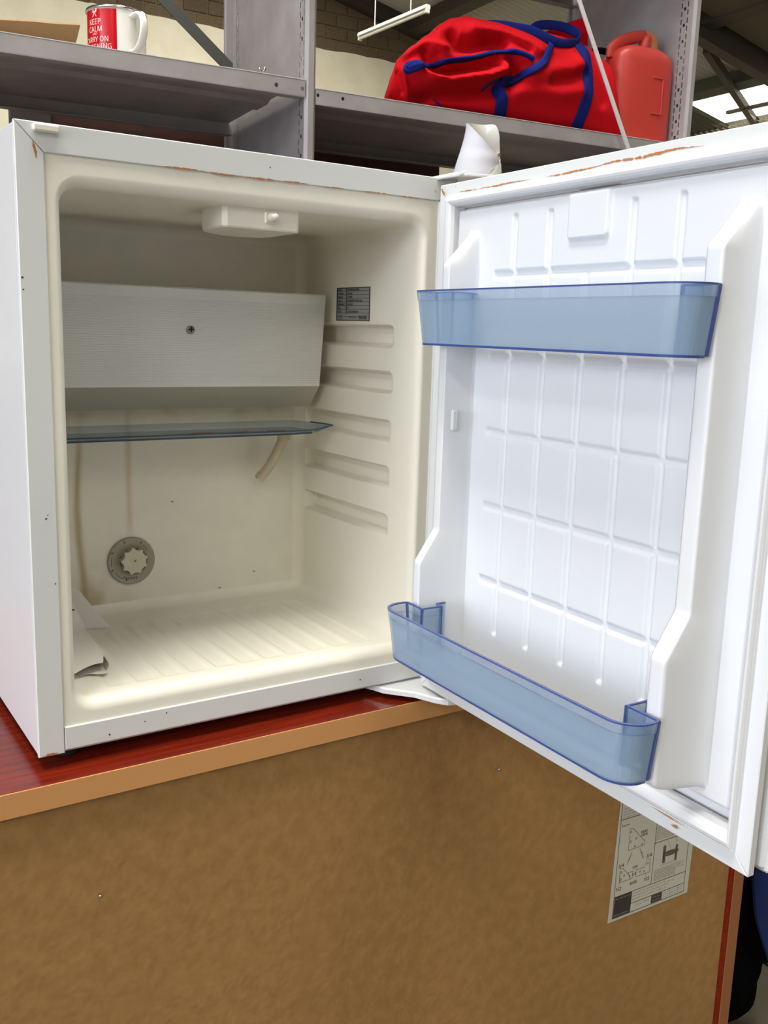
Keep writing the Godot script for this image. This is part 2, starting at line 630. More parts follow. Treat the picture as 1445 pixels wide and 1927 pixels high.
	for z in [4.25, 9.5, 16.5, 23.0]:
		st = begin()
		for x0 in [-14.0, -3.5]:
			var x1: float = -3.5 if x0 < -4 else 7.1
			add_mesh(st, roof_piece(x0, x1, z - 0.1, z + 0.1, -0.20, 0.02))
			add_mesh(st, roof_piece(x0, x1, z - 0.1, z + 0.1, 0.18, 0.02))
			add_mesh(st, roof_piece(x0, x1, z - 0.008, z + 0.008, -0.18, 0.36))
		put("rafter", st.commit(), M.hall_steel, ceil)
	for xx in [-12.6, -10.8, -7.6, -3.6, -0.6, 1.76, 4.05, 5.78]:
		st = begin()
		var wide := 0.2 if xx < 5 else 0.24
		prism(st, P2([[xx - wide / 2, ry(xx - wide / 2)], [xx + wide / 2, ry(xx + wide / 2)], [xx + wide / 2, ry(xx + wide / 2) + 0.19], [xx - wide / 2, ry(xx - wide / 2) + 0.19]]), Vector3(0, 0, 0.2), Vector3.RIGHT, Vector3.UP, Vector3(0, 0, 27.6))
		put("purlin", st.commit(), M.hall_steel_green if xx > 5 else M.hall_steel, ceil)
	st = begin()
	bar(st, Vector3(4.50, ry(4.5) - 0.03, 3.9), Vector3(7.0, ry(7.0) - 0.03, 2.82), 0.12, 0.10)
	put("brace", st.commit(), M.hall_steel, ceil)
	st = begin()
	for p in [[2.6, 8.9, 4.4]]:
		add_mesh(st, roof_piece(2.4, 5.62, 4.5, 9.4, 0.02, 0.03))
	put("lining_board", st.commit(), M.roof_dark, ceil)
	st = begin()
	bar(st, Vector3(6.36, ry(6.36) - 0.07, 2.75), Vector3(6.36, ry(6.36) - 0.07, 4.6), 0.05, 0.06)
	put("rooflight_bar", st.commit(), M.hall_steel, ceil)
	# rooflights: x, z, across, length; far and front ones added as fill light
	var n := 2
	for r in [[6.40, 5.05, 0.95, 5.9, 0.02, 0.4], [-6.0, 14.3, 1.1, 2.6, 0.2, 1.7], [-8.4, 14.3, 1.1, 2.6, 0.2, 1.7], [-12.2, 19.6, 1.6, 5.6, 0.2, 0.74], [-7.6, 23.4, 1.6, 5.6, 0.2, 0.66], [-5.4, 6.0, 1.1, 6.0, 0.2, 1.0], [-1.6, 5.4, 1.1, 6.0, 0.2, 1.2], [0.6, 15.6, 1.1, 4.0, 0.2, 0.5]]:
		struct("window_or_fill_%d" % n, roof_piece(r[0] - r[2] / 2, r[0] + r[2] / 2, r[1] - r[3] / 2, r[1] + r[3] / 2, r[4], 0.03), M.skylight_or_fill, hall)
		n += 1
		area(Vector3(r[0], ry(r[0]) + r[4] - 0.13, r[1]), Vector2(r[2], r[3]), Vector3.DOWN, WARM, ROOF_E * r[5])
	# unlit batten fitting hanging over the far aisle (world coordinates)
	var a := Vector3(5.80, 3.6, -9.04)
	var b := Vector3(5.84, 3.6, -7.78)
	var lt := thing("batten_light", "white fluorescent batten light hanging on two rods below the roof", "light", Transform3D(Basis.looking_at((b - a).normalized(), Vector3.UP), (a + b) * 0.5))
	var ln := a.distance_to(b)
	st = begin()
	prism(st, P2([[-0.022, 0.03], [0.022, 0.03], [0.032, 0.0], [0.032, -0.006], [-0.032, -0.006], [-0.032, 0.0]]), Vector3(0, 0, -ln / 2), Vector3.RIGHT, Vector3.UP, Vector3(0, 0, ln))
	put("housing", st.commit(), M.fitting, lt)
	for s in [-1, 1]:
		put("end_cap", boxm(Vector3(0, -0.012, s * (ln / 2 - 0.012)), Vector3(0.05, 0.08, 0.026), 0.004), M.fitting, lt)
		put("rod", tube([Vector3(0, 0.03, s * 0.33), Vector3(0, 1.35, s * 0.33)], 0.006, 0.006, 8, Vector3.RIGHT), M.fitting, lt)
	put("tube", tube([Vector3(0, -0.028, -ln / 2 + 0.02), Vector3(0, -0.028, ln / 2 - 0.02)], 0.016, 0.016, 12), M.fitting, lt)

# ------------------------------------------------------------------ desk
func desk() -> void:
	var d := thing("desk", "mahogany-topped desk turned with its plain brown hardboard back to the viewer", "desk")
	put("desk_top", boxm(Vector3(0.1835, -0.023, -0.2365), Vector3(1.567, 0.0214, 0.526), 0.0008), M.desk_wood, d)
	put("edge_band", boxm(Vector3(0.1835, -0.0232, 0.0271), Vector3(1.567, 0.0218, 0.0012), 0.0003), M.edge_band, d)
	put("back_board", boxm(Vector3(0.18, -0.393, 0.015), Vector3(1.53, 0.718, 0.004), 0.0), M.hardboard, d)
	for s in [[0.9565, 1.0], [-0.589, -1.0]]:
		var sp := put("side_panel", boxm(Vector3(s[0], -0.393, -0.2265), Vector3(0.0216, 0.718, 0.506), 0.0005), M.desk_wood, d)
		put("edge_band", boxm(Vector3(s[0], -0.393, 0.0269), Vector3(0.0222, 0.718, 0.0012), 0.0003), M.edge_band_dark, sp)
	for p in [[0.0414, -0.1295], [0.492, -0.1195]]:
		var st := begin()
		add_mesh(st, tube([Vector3(p[0], p[1], 0.0165), Vector3(p[0] + 0.001, p[1] - 0.001, 0.0225)], 0.0007, 0.0007, 8))
		add_mesh(st, tube([Vector3(p[0], p[1] + 0.0015, 0.0222), Vector3(p[0] + 0.001, p[1] - 0.001, 0.0232)], 0.0013, 0.0013, 8))
		put("panel_pin", st.commit(), M.steel, d)
	instruction_sheet()

func instruction_sheet() -> void:
	var k := 5.0   # pixels per millimetre
	var img := Image.create(int(156.4 * k), int(200 * k), false, Image.FORMAT_RGBA8)
	img.fill(rgb(196, 192, 178))
	var Q := func(x: float, y: float) -> Vector2: return Vector2(x * k, (200.0 - y) * k)
	var ink := rgb(48, 42, 38)
	var thin := rgb(60, 55, 50)
	var segs := [[3, 196, 7.7, 4.1, 4.6], [7.7, 4.1, 147.9, 4.1, 4.6], [147.9, 4.1, 143, 196, 4.6], [3, 196, 143, 196, 4.6], [4, 143.3, 75, 143.3, 4.6], [74, 196, 77, 34.7, 4.6], [8, 34.6, 146, 34.4, 4.6], [75, 93.8, 145, 93.7, 4.6], [41, 16.9, 147, 17.2, 4.6], [40.5, 34.4, 40.5, 4.2, 4.6], [118, 17, 118, 4.5, 2.4], [134, 17, 134, 4.5, 2.4]]
	for s in segs:
		line(img, Q.call(s[0], s[1]), Q.call(s[2], s[3]), s[4], ink)
	var fill := func(x0: float, y0: float, x1: float, y1: float, c: Color) -> void:
		var a: Vector2 = Q.call(x0, y1)
		var b: Vector2 = Q.call(x1, y0)
		img.fill_rect(Rect2i(int(a.x), int(a.y), int(b.x - a.x), int(b.y - a.y)), c)
	fill.call(8.2, 4.4, 40, 34.4, rgb(56, 50, 46))
	fill.call(81, 4.8, 102.4, 16.3, rgb(56, 50, 46))
	# bracket outlines and its arrows
	for poly in [[[23.6, 126.9], [28.4, 127], [54.8, 102.5], [54.9, 97.2], [24.2, 96.6]], [[12.2, 74.6], [17.7, 73.1], [33.2, 58.4], [33.9, 53.6], [14.3, 54.1]], [[44.4, 63.9], [44.4, 54.3], [71.1, 54], [69.4, 73.8], [63.7, 73.7], [60.1, 63.9]], [[28.8, 64.3], [38.7, 63.8], [38.1, 53.9], [33.9, 53.8]], [[25.5, 76.8], [31.5, 93.1], [29, 84], [27.6, 84.6]], [[55.4, 77.4], [46.7, 93.5], [51, 86.6], [53, 87.2]]]:
		for i in poly.size():
			var a: Array = poly[i]
			var b: Array = poly[(i + 1) % poly.size()]
			line(img, Q.call(a[0], a[1]), Q.call(b[0], b[1]), 3.2, thin)
	line(img, Q.call(12.2, 74.6), Q.call(14.3, 42), 2.0, thin)
	line(img, Q.call(64, 54), Q.call(66, 44), 2.0, thin)
	for h in [[25.9, 122.4], [27.1, 108.2], [36.1, 99.9], [49.6, 99.6], [37.5, 110.8], [16, 68], [16, 58], [22, 62], [66, 68], [60, 58], [52, 60]]:
		var c: Vector2 = Q.call(h[0], h[1])
		for i in 12:
			var a0 := TAU * i / 12.0
			var a1 := TAU * (i + 1) / 12.0
			line(img, c + Vector2(cos(a0), sin(a0)) * 6.5, c + Vector2(cos(a1), sin(a1)) * 6.5, 3.2, thin)
	# fixing screw drawing
	for s in [[97, 83, 98, 62, 30], [122, 79, 122, 60, 24], [98, 72, 124, 72, 26], [104, 72, 116, 72, 40]]:
		line(img, Q.call(s[0], s[1]), Q.call(s[2], s[3]), s[4], rgb(92, 88, 80))
	line(img, Q.call(97, 76), Q.call(97, 66), 12, rgb(60, 56, 50))
	line(img, Q.call(121, 76), Q.call(121, 66), 10, rgb(64, 60, 54))
	line(img, Q.call(112, 74), Q.call(103, 90), 2, thin)
	line(img, Q.call(121, 80), Q.call(119, 92), 2, thin)
	# lettering that can be read, then lines of small print that cannot
	var words := [["Figure a.", 14.5, 134.3, 3.6], ["REAR", 52, 117, 3.8], ["VIEW", 52.5, 112.6, 3.8], ["TOP", 41, 69, 4.0], ["BASE", 41.5, 47, 4.2], ["3/4", 14, 78, 5.0], ["3/4", 67, 79, 5.0], ["1/2", 13.5, 45, 5.0], ["1/2", 67, 45, 5.0], ["3/4", 40.5, 59, 4.0]]
	for w in words:
		print_text(img, w[0], Q.call(w[1], w[2]), w[3] * k, ink)
	var rng := RandomNumberGenerator.new()
	rng.seed = 12
	var scribble := func(x0: float, x1: float, y: float, hgt: float, c: Color, full := false) -> void:
		var x := x0
		while x < x1:
			var len_ := rng.randf_range(2.0, 6.5) * hgt / 1.6
			var e: float = min(x + len_, x1)
			var p := x
			while p < e:
				line(img, Q.call(p, y - hgt * 0.5), Q.call(p + rng.randf_range(-0.2, 0.3) * hgt, y + hgt * rng.randf_range(0.1, 0.5)), 1.6, c)
				if rng.randf() < 0.5:
					line(img, Q.call(p, y + hgt * rng.randf_range(-0.4, 0.4)), Q.call(p + hgt * 0.5, y + hgt * rng.randf_range(-0.4, 0.4)), 1.3, c)
				p += hgt * 0.55
			x = e + hgt * 0.8
	for i in 9:
		scribble.call(81.5, 117 if i < 4 else 124.5, 53 - i * 1.9, 1.2, rgb(112, 108, 98))
	scribble.call(92, 125, 57.5, 1.3, rgb(112, 108, 98))
	for i in 3:
		scribble.call(118, 140, 53.0 - i * 3.0, 1.5, rgb(96, 92, 84))
	for i in 8:
		scribble.call(77.5, 116, 117 - i * 2.7, 1.4, rgb(104, 100, 92))
	for i in 3:
		scribble.call(43, 108 if i != 1 else 112, 30.5 - i * 4.3, 2.5, rgb(92, 88, 80))
	scribble.call(112, 126, 29.0, 2.0, rgb(100, 96, 88))
	scribble.call(51, 62, 12.5, 5.0, ink)
	scribble.call(65, 78, 12.8, 5.0, ink)
	for i in 2:
		scribble.call(84, 99, 13 - i * 4.5, 2.2, rgb(190, 186, 172))
	scribble.call(10, 38, 31, 2.2, rgb(170, 166, 154))
	scribble.call(10, 38, 7.5, 2.4, rgb(176, 172, 158))
	for i in 3:
		for j in 3:
			scribble.call(105 + i * 14.0, 116 + i * 14.0, 13.8 - j * 3.4, 2.0, rgb(120, 116, 106))
	for i in 4:
		scribble.call(8, 40, 158 - i * 4.0, 1.8, rgb(100, 96, 88))
	var m := mat("sheet_print", Color.WHITE, 0.75)
	m.albedo_texture = tex(img)
	var sheet := put("instruction_sheet", surf(2, 2, func(i: int, j: int) -> Vector3: return Vector3(0.1564 * i, 0.2 * (1 - j), 0.0), true), m, null, Transform3D(Basis(Vector3.BACK, deg_to_rad(-2.14)), Vector3(0.6979, -0.3863, 0.0176)))
	tag(sheet, "printed black and white assembly instruction sheet stuck to the brown hardboard below the open door", "sheet")
	put("paper_sheet", boxm(Vector3(0.0782, 0.1, -0.0002), Vector3(0.1564, 0.2, 0.0002), 0.0), M.paper, sheet)

# ------------------------------------------------------------------ refrigerator
const ZB := -0.245      # inner back wall
const LX0 := 0.034
const LX1 := 0.378
const LY0 := 0.043
const LY1 := 0.466
const SLOTS := [0.3575, 0.3095, 0.2588, 0.2100, 0.1584]

func liner_mesh() -> ArrayMesh:
	var per := []   # [kind, t] round the section, starting bottom left, anticlockwise seen from the front
	for i in 173: per.append([0, i / 172.0])
	for i in range(1, 7): per.append([1, i / 6.0])
	for i in range(1, 251): per.append([2, i / 250.0])
	for i in range(1, 7): per.append([3, i / 6.0])
	for i in range(1, 41): per.append([4, i / 40.0])
	for i in range(1, 7): per.append([5, i / 6.0])
	for i in range(1, 251): per.append([6, i / 250.0])
	for i in range(1, 7): per.append([7, i / 6.0])
	# rings: [x0, x1, y0, y1, r, z, wall]
	var rings := []
	rings.append([0.0212, W - 0.0212, 0.0226, H - 0.0211, 0.0015, -0.0018, 0])
	for k in 9:
		var a := PI / 2 * k / 8.0
		var o := 1.0 - sin(a)
		var r := 0.014 + 0.008 * o
		rings.append([LX0 - 0.006 * o, LX1 + 0.006 * o, LY0 - 0.011 * o, LY1 + 0.010 * o, r, -0.0018 - 0.011 * (1.0 - cos(a)), 0])
	for k in range(1, 75):
		rings.append([LX0, LX1, LY0, LY1, 0.014, lerpf(-0.0128, ZB + 0.012, k / 74.0), 1])
	for k in range(1, 8):
		var a := PI / 2 * k / 7.0
		var o := 0.012 * (1.0 - cos(a))
		rings.append([LX0 + o, LX1 - o, LY0 + o, LY1 - o, maxf(0.014 - o, 0.003), ZB + 0.012 - 0.012 * sin(a), 0])
	var f := func(i: int, j: int) -> Vector3:
		var q: Array = rings[j]
		var x0: float = q[0]
		var x1: float = q[1]
		var y0: float = q[2]
		var y1: float = q[3]
		var r: float = q[4]
		var z: float = q[5]
		var t: float = per[i][1]
		var p := Vector2()
		match per[i][0]:
			0:
				p = Vector2(lerpf(x0 + r, x1 - r, t), y0)
				if q[6] == 1:
					var u := fposmod(p.x - 0.113, 0.02585)
					var inside := sm(0.0068, 0.0082, u) * (1.0 - sm(0.0244, 0.02585, u))
					if p.x < 0.066 or p.x > 0.345:
						inside = 0.0
					p.y -= 0.0014 * inside * sm(-0.0255, -0.0275, z) * sm(-0.1955, -0.1935, z)
			1: p = Vector2(x1 - r, y0 + r) + r * Vector2(sin(t * PI / 2), -cos(t * PI / 2))
			2: p = Vector2(x1, lerpf(y0 + r, y1 - r, t))
			3: p = Vector2(x1 - r, y1 - r) + r * Vector2(cos(t * PI / 2), sin(t * PI / 2))
			4: p = Vector2(lerpf(x1 - r, x0 + r, t), y1)
			5: p = Vector2(x0 + r, y1 - r) + r * Vector2(-sin(t * PI / 2), cos(t * PI / 2))
			6: p = Vector2(x0, lerpf(y1 - r, y0 + r, t))
			7: p = Vector2(x0 + r, y0 + r) + r * Vector2(-cos(t * PI / 2), -sin(t * PI / 2))
		if q[6] == 1 and (per[i][0] == 2 or per[i][0] == 6):
			var d := 0.0
			for yc: float in SLOTS:
				d = maxf(d, sm(0.0112, 0.0086, absf(p.y - yc)))
			d *= sm(-0.050, -0.056, z) * sm(-0.2325, -0.229, z)
			p.x += 0.0130 * d * (1.0 if per[i][0] == 2 else -1.0)
		return Vector3(p.x, p.y, z)
	return surf(per.size(), rings.size(), f, true)

func back_image() -> ImageTexture:
	var wpx := 300
	var hpx := 400
	var img := Image.create(wpx, hpx, false, Image.FORMAT_RGBA8)
	var n := FastNoiseLite.new()
	n.seed = 3
	n.frequency = 0.02
	n.fractal_octaves = 4
	var base := rgb(237, 233, 219)
	for yy in hpx:
		var y := LY1 - (LY1 - LY0) * yy / hpx
		for xx in wpx:
			var x := LX0 + (LX1 - LX0) * xx / wpx
			var c := base
			var v := n.get_noise_2d(xx * 1.6, yy * 0.25)
			var g := n.get_noise_2d(xx, yy + 900)
			# brown runs left by drips below the cooling plate
			var s1 := exp(-pow((x - 0.1615 - 0.0012 * v) / 0.0035, 2.0)) * sm(0.118, 0.15, y) * sm(0.30, 0.24, y) * (0.45 + 0.4 * v)
			var s2 := exp(-pow((x - 0.1075 - 0.003 * sin(y * 30.0) - 0.002 * v) / 0.004, 2.0)) * sm(0.03, 0.07, y) * sm(0.27, 0.22, y) * (0.75 + 0.5 * v)
			var s3 := exp(-pow((x - 0.118) / 0.014, 2.0)) * exp(-pow((y - 0.062) / 0.03, 2.0)) * (0.5 + 0.7 * g)
			var s4 := exp(-pow((y - 0.268 - 0.004 * v) / 0.006, 2.0)) * (0.12 + 0.3 * maxf(g, 0.0))
			var s5 := exp(-pow((x - 0.155) / 0.02, 2.0)) * exp(-pow((y - 0.05) / 0.018, 2.0)) * 0.3
			c = c.lerp(rgb(176, 136, 92), clampf(s1 * 0.6, 0, 1))
			c = c.lerp(rgb(150, 122, 72), clampf(s2 * 0.75, 0, 1))
			c = c.lerp(rgb(160, 134, 84), clampf(s3 * 0.8 + s4 + s5 * 0.6, 0, 1))
			c = c.darkened(clampf(0.02 + 0.02 * g, 0.0, 0.12))
			img.set_pixel(xx, yy, c)
	for s in [[0.212, 0.164], [0.315, 0.07], [0.27, 0.055], [0.247, 0.052]]:
		line(img, Vector2((s[0] - LX0) / (LX1 - LX0) * wpx, (LY1 - s[1]) / (LY1 - LY0) * hpx), Vector2((s[0] + 0.001 - LX0) / (LX1 - LX0) * wpx, (LY1 - s[1]) / (LY1 - LY0) * hpx), 1.2, rgb(70, 60, 45))
	return tex(img)

func rust(parent: Node, a: Vector3, b: Vector3, wide: float, normal: Vector3, seed_: int) -> void:
	var rng := RandomNumberGenerator.new()
	rng.seed = seed_
	var st := begin()
	var d := (b - a)
	var across := normal.cross(d).normalized()
	var n := int(d.length() / 0.0016) + 3
	var pw := 0.0
	var off := 0.0
	var prev := a
	for i in range(1, n + 1):
		var t := float(i) / n
		var w := wide * (0.4 + 0.45 * rng.randf()) * sin(PI * clampf(t, 0.03, 0.97)) if i < n else 0.0
		if rng.randf() < 0.07:
			w = 0.0
		off = clampf(off + rng.randf_range(-0.08, 0.08) * wide, -wide * 0.25, wide * 0.25)
		var p := a + d * t + across * off
		quad(st, prev - across * pw * 0.5, prev + across * pw * 0.5, p + across * w * 0.5, p - across * w * 0.5, normal)
		prev = p
		pw = w
	var o := put("rust_mark", st.commit(), M.rust, parent)
	o.set_meta("label", "orange-brown rust streak")

func door_panel_mesh() -> ArrayMesh:
	var s0 := 0.0290
	var s1 := 0.3868
	var t0 := 0.0232
	var t1 := 0.4595
	var nu := 300
	var nv := 320
	var vg := [0.1150, 0.1600, 0.2055, 0.2520, 0.2975]
	var hg := [0.0850, 0.1562, 0.2232, 0.2910, 0.3605]
	# rows of t, with a finer step where the horizontal grooves lie
	var rail := [[0.0, 0.0], [0.046, 0.0], [0.0765, 0.030], [0.318, 0.030], [0.3475, 0.050], [0.4365, 0.050], [0.4395, 0.0485], [0.4425, 0.043], [0.4475, 0.0], [0.5, 0.0]]
	var prof := PackedFloat32Array()
	var hmask := PackedFloat32Array()
	var vtop := PackedFloat32Array()
	for j in nv:
		var t := lerpf(t0, t1, float(j) / (nv - 1))
		var v := 0.0
		for k in rail.size() - 1:
			if t >= rail[k][0] and t <= rail[k + 1][0]:
				v = lerpf(rail[k][1], rail[k + 1][1], (t - rail[k][0]) / (rail[k + 1][0] - rail[k][0]))
		prof.append(v)
		var h := 0.0
		for g: float in hg:
			h = maxf(h, sm(0.0042, 0.0014, absf(t - g)))
		hmask.append(h)
	# soften the rail's profile along its length
	for pass_ in 2:
		var p2 := prof.duplicate()
		for j in range(1, nv - 1):
			p2[j] = (prof[j - 1] + prof[j] * 2.0 + prof[j + 1]) / 4.0
		prof = p2
	var f := func(i: int, j: int) -> Vector3:
		var s := lerpf(s0, s1, float(i) / (nu - 1))
		var t := lerpf(t0, t1, float(j) / (nv - 1))
		var h := 0.0
		var gr := 0.0
		for k in 5:
			var ta := 0.0855 if k == 2 else 0.036
			gr = maxf(gr, sm(0.0040, 0.0014, absf(s - vg[k])) * sm(ta - 0.0015, ta + 0.0015, t) * sm(0.4095, 0.4065, t))
		gr = maxf(gr, hmask[j] * sm(0.0880, 0.0905, s) * sm(0.3225, 0.3200, s))
		h -= 0.0028 * gr
		var dx := maxf(absf(s - 0.206) - 0.0185, 0.0)
		var dy := maxf(t - 0.0575, 0.0)
		h += 0.0032 * sm(0.0052, 0.0026, sqrt(dx * dx + dy * dy))
		var ms := maxf(sm(0.0485, 0.0525, s) * sm(0.0668, 0.0636, s), sm(0.3440, 0.3475, s) * sm(0.3650, 0.3612, s))
		var c := maxf(sm(0.0485, 0.0555, s) * sm(0.0668, 0.0606, s), sm(0.3440, 0.3505, s) * sm(0.3650, 0.3582, s))
		if ms > 0.0 and prof[j] > 0.0:
			h = maxf(h, prof[j] * (0.96 * ms + 0.04 * c))
		var e: float = min(min(s - s0, s1 - s), min(t - t0, t1 - t))
		h -= 0.0105 * pow(1.0 - sm(0.0, 0.0042, e), 1.6)
		return Vector3(s, -t, h)
	return surf(nu, nv, f, true)

func dial_image() -> ImageTexture:
	var n := 320
	var img := Image.create(n, n, false, Image.FORMAT_RGBA8)
	img.fill(rgb(160, 157, 142))
	var c := Vector2(n / 2.0, n / 2.0)
	var ink := rgb(52, 48, 42)
	var on := func(deg: float, r: float) -> Vector2: return c + Vector2(sin(deg_to_rad(deg)), -cos(deg_to_rad(deg))) * r * n / 2.0
	print_text(img, "0", on.call(-20, 0.86), 20, ink, deg_to_rad(-10))
	print_text(img, "1", on.call(28, 0.82), 20, ink, deg_to_rad(28))
	print_text(img, "6", on.call(-63, 0.9), 20, ink, deg_to_rad(-80))
	print_text(img, "5", on.call(-112, 0.88), 20, ink, deg_to_rad(-110))
	print_text(img, "4", on.call(-163, 0.80), 22, ink, deg_to_rad(190))
	var arc := func(a: float, b: float, r: float, wd: float) -> void:
		for k in 16:
			line(img, on.call(lerpf(a, b, k / 16.0), r), on.call(lerpf(a, b, (k + 1) / 16.0), r), wd, ink)
	arc.call(-72, -100, 0.86, 3.0)
	arc.call(-122, -152, 0.82, 3.0)
	arc.call(38, 60, 0.78, 3.0)
	for k in 6:
		var a := 206 - k * 8.5
		line(img, on.call(a, 0.70), on.call(a + 3, 0.80), 3.5, ink)
		line(img, on.call(a - 3, 0.76), on.call(a + 2, 0.72), 2.5, ink)
	return tex(img)

func rating_image() -> ImageTexture:
	var img := Image.create(256, 240, false, Image.FORMAT_RGBA8)
	img.fill(rgb(150, 150, 146))
	var ink := rgb(36, 36, 36)
	var rng := RandomNumberGenerator.new()
	rng.seed = 9
	for e in [[4, 4, 252, 4], [4, 236, 252, 236], [4, 4, 4, 236], [252, 4, 252, 236], [78, 4, 78, 188]]:
		line(img, Vector2(e[0], e[1]), Vector2(e[2], e[3]), 6, ink)
	for k in 8:
		line(img, Vector2(4, 30 + k * 26.3 - 26.3 + 22), Vector2(252, 30 + k * 26.3 - 26.3 + 22), 3, ink)
		if k < 7:
			var y := 14 + k * 26.3
			var ends: Array = [40, 46, 50, 42, 62, 38, 44]
			for s in [[10, ends[k]], [88, [178, 122, 120, 200, 124, 94, 166][k]]]:
				var x: float = s[0]
				while x < s[1]:
					line(img, Vector2(x, y + rng.randf_range(-6, 2)), Vector2(x + rng.randf_range(0, 3), y + 8), 4.0, ink)
					if rng.randf() < 0.6:
						line(img, Vector2(x, y + rng.randf_range(-4, 6)), Vector2(x + 6, y + rng.randf_range(-4, 6)), 3.0, ink)
					x += 7.0
	print_text(img, "CE", Vector2(30, 213), 26, ink, 0.0, false)
	for x in range(98, 160, 7):
		line(img, Vector2(x, 208), Vector2(x + rng.randf_range(0, 3), 220), 3.0, ink)
	for x in range(176, 236, 6):
		line(img, Vector2(x, 198 + rng.randf_range(0, 8)), Vector2(x + 2, 226), 4.0, ink)
	return tex(img)

func fridge() -> void:
	var fr := thing("refrigerator", "small white refrigerator standing open on the desk, door swung out to the right", "refrigerator")
	# outer sheet-metal shell
	for e in [["side_panel", Vector3(0.006, H / 2, -0.2215), Vector3(0.012, H, 0.437)], ["side_panel", Vector3(W - 0.006, H / 2, -0.2215), Vector3(0.012, H, 0.437)]]:
		put(e[0], boxm(e[1], e[2], 0.0022), M.enamel, fr)
	put("top_panel", boxm(Vector3(W / 2, H - 0.009, -0.2215), Vector3(W - 0.0242, 0.018, 0.437), 0.001), M.enamel, fr)
	put("base_panel", boxm(Vector3(W / 2, 0.009, -0.2215), Vector3(W - 0.0242, 0.018, 0.437), 0.001), M.enamel, fr)
	put("rear_panel", boxm(Vector3(W / 2, H / 2, -0.4355), Vector3(W - 0.038, H - 0.036, 0.009), 0.001), M.enamel, fr)
	for s in [[0.03, -0.03], [W - 0.03, -0.03], [0.03, -0.41], [W - 0.03, -0.41]]:
		put("foot", lathe([[0.0, 0.0], [0.011, 0.0], [0.012, 0.002], [0.012, 0.013], [0.0, 0.013]], 20), M.ink, fr, Transform3D(Basis(), Vector3(s[0], -0.0122, s[1])))
	# front frame, mitred at the top
	var g := 0.00035
	for poly in [[[0.0, H], [0.0216 + g, H - 0.0215], [W - 0.0216 - g, H - 0.0215], [W, H]], [[0.0, 0.0], [0.0215, 0.0], [0.0215, H - 0.0215 - g], [0.0, H - g]], [[W, 0.0], [W - 0.0215, 0.0], [W - 0.0215, H - 0.0215 - g], [W, H - g]], [[0.0221, 0.0025], [W - 0.0221, 0.0025], [W - 0.0221, 0.0230], [0.0221, 0.0230]]]:
		var st := begin()
		prism(st, P2(poly), Vector3(0, 0, -0.0045), Vector3.RIGHT, Vector3.UP, Vector3(0, 0, 0.0045), 0.0007)
		put("front_frame", st.commit(), M.frame, fr)
	var ln := put("liner", liner_mesh(), M.liner, fr)
	var bm := mat("liner_back", Color.WHITE, 0.42)
	bm.albedo_texture = back_image()
	put("back_wall", surf(2, 2, func(i: int, j: int) -> Vector3: return Vector3(LX0 if i == 0 else LX1, LY1 if j == 0 else LY0, ZB + 0.0002), true), bm, ln)
	var sl := begin()
	cbox(sl, Vector3(W / 2, H / 2, ZB - 0.01), Vector3(W - 0.04, H - 0.04, 0.012), 0.0)
	put("insulation", sl.commit(), M.liner, ln)
	# rust and dirt on the frame
	for k in 7:
		var x0: float = [0.112, 0.150, 0.186, 0.222, 0.262, 0.302, 0.345][k]
		var x1: float = [0.152, 0.188, 0.224, 0.250, 0.288, 0.340, 0.372][k]
		rust(fr, Vector3(x0, H - 0.0213, 0.0002), Vector3(x1, H - 0.0213, 0.0002), 0.0022 if k < 4 else 0.0016, Vector3.BACK, 20 + k)
	rust(fr, Vector3(0.0135, H - 0.013, 0.0002), Vector3(0.0155, H - 0.027, 0.0002), 0.003, Vector3.BACK, 31)
	rust(fr, Vector3(0.003, 0.0012, 0.0002), Vector3(0.016, 0.0022, 0.0002), 0.003, Vector3.BACK, 32)
	rust(fr, Vector3(0.389, H - 0.012, 0.0002), Vector3(0.3895, H - 0.0145, 0.0002), 0.002, Vector3.BACK, 33)
	for q in [[0.0020, 0.395, 0.0016], [0.0024, 0.386, 0.0012], [0.0185, 0.150, 0.0012], [0.0130, 0.205, 0.0016], [0.0145, 0.208, 0.0010], [0.060, 0.0085, 0.0016], [0.092, 0.0140, 0.0012], [0.112, 0.0180, 0.0014], [0.318, 0.0120, 0.0014], [0.212, 0.4990, 0.0012]]:
		put("speck", boxm(Vector3(q[0], q[1], 0.0001), Vector3(q[2], q[2] * 0.8, 0.0004), 0.0002, Basis(Vector3.BACK, q[0] * 40.0)), M.seam, fr)
	var tb := put("stop_tab", boxm(Vector3(0.0227, 0.5055, 0.0028), Vector3(0.0198, 0.0058, 0.0056), 0.0012), M.cream, fr)
	tb.set_meta("label", "small cream plastic stop")
	# cooling plate: folded ribbed aluminium
	var pr := []
	pr.append([-0.1745, 0.3985])
	pr.append([-0.1700, 0.4005])
	pr.append([-0.1690, 0.3990])
	pr.append([-0.1695, 0.3905])
	var y := 0.3900
	while y > 0.3035:
		var z := lerpf(-0.1697, -0.1798, (0.3905 - y) / 0.090)
		pr.append([z, y])
		pr.append([z, y - 0.00150])
		pr.append([z - 0.0008, y - 0.00165])
		pr.append([z - 0.0008, y - 0.00230])
		y -= 0.00245
	pr.append([-0.1800, 0.3010])
	pr.append([-0.1802, 0.2985])
	var face_end := pr.size()
	pr.append([-0.1825, 0.2985])
	pr.append([-0.1745, 0.3985])
	var st2 := begin()
	var poly2 := P2(pr.slice(0, face_end) + [[-0.1830, 0.2985], [-0.1740, 0.3960]])
	prism(st2, poly2, Vector3(0.040, 0, 0), Vector3.BACK, Vector3.UP, Vector3(0.326, 0, 0))
	var cp := put("cooling_plate", st2.commit(), M.aluminium, fr)
	st2 = begin()
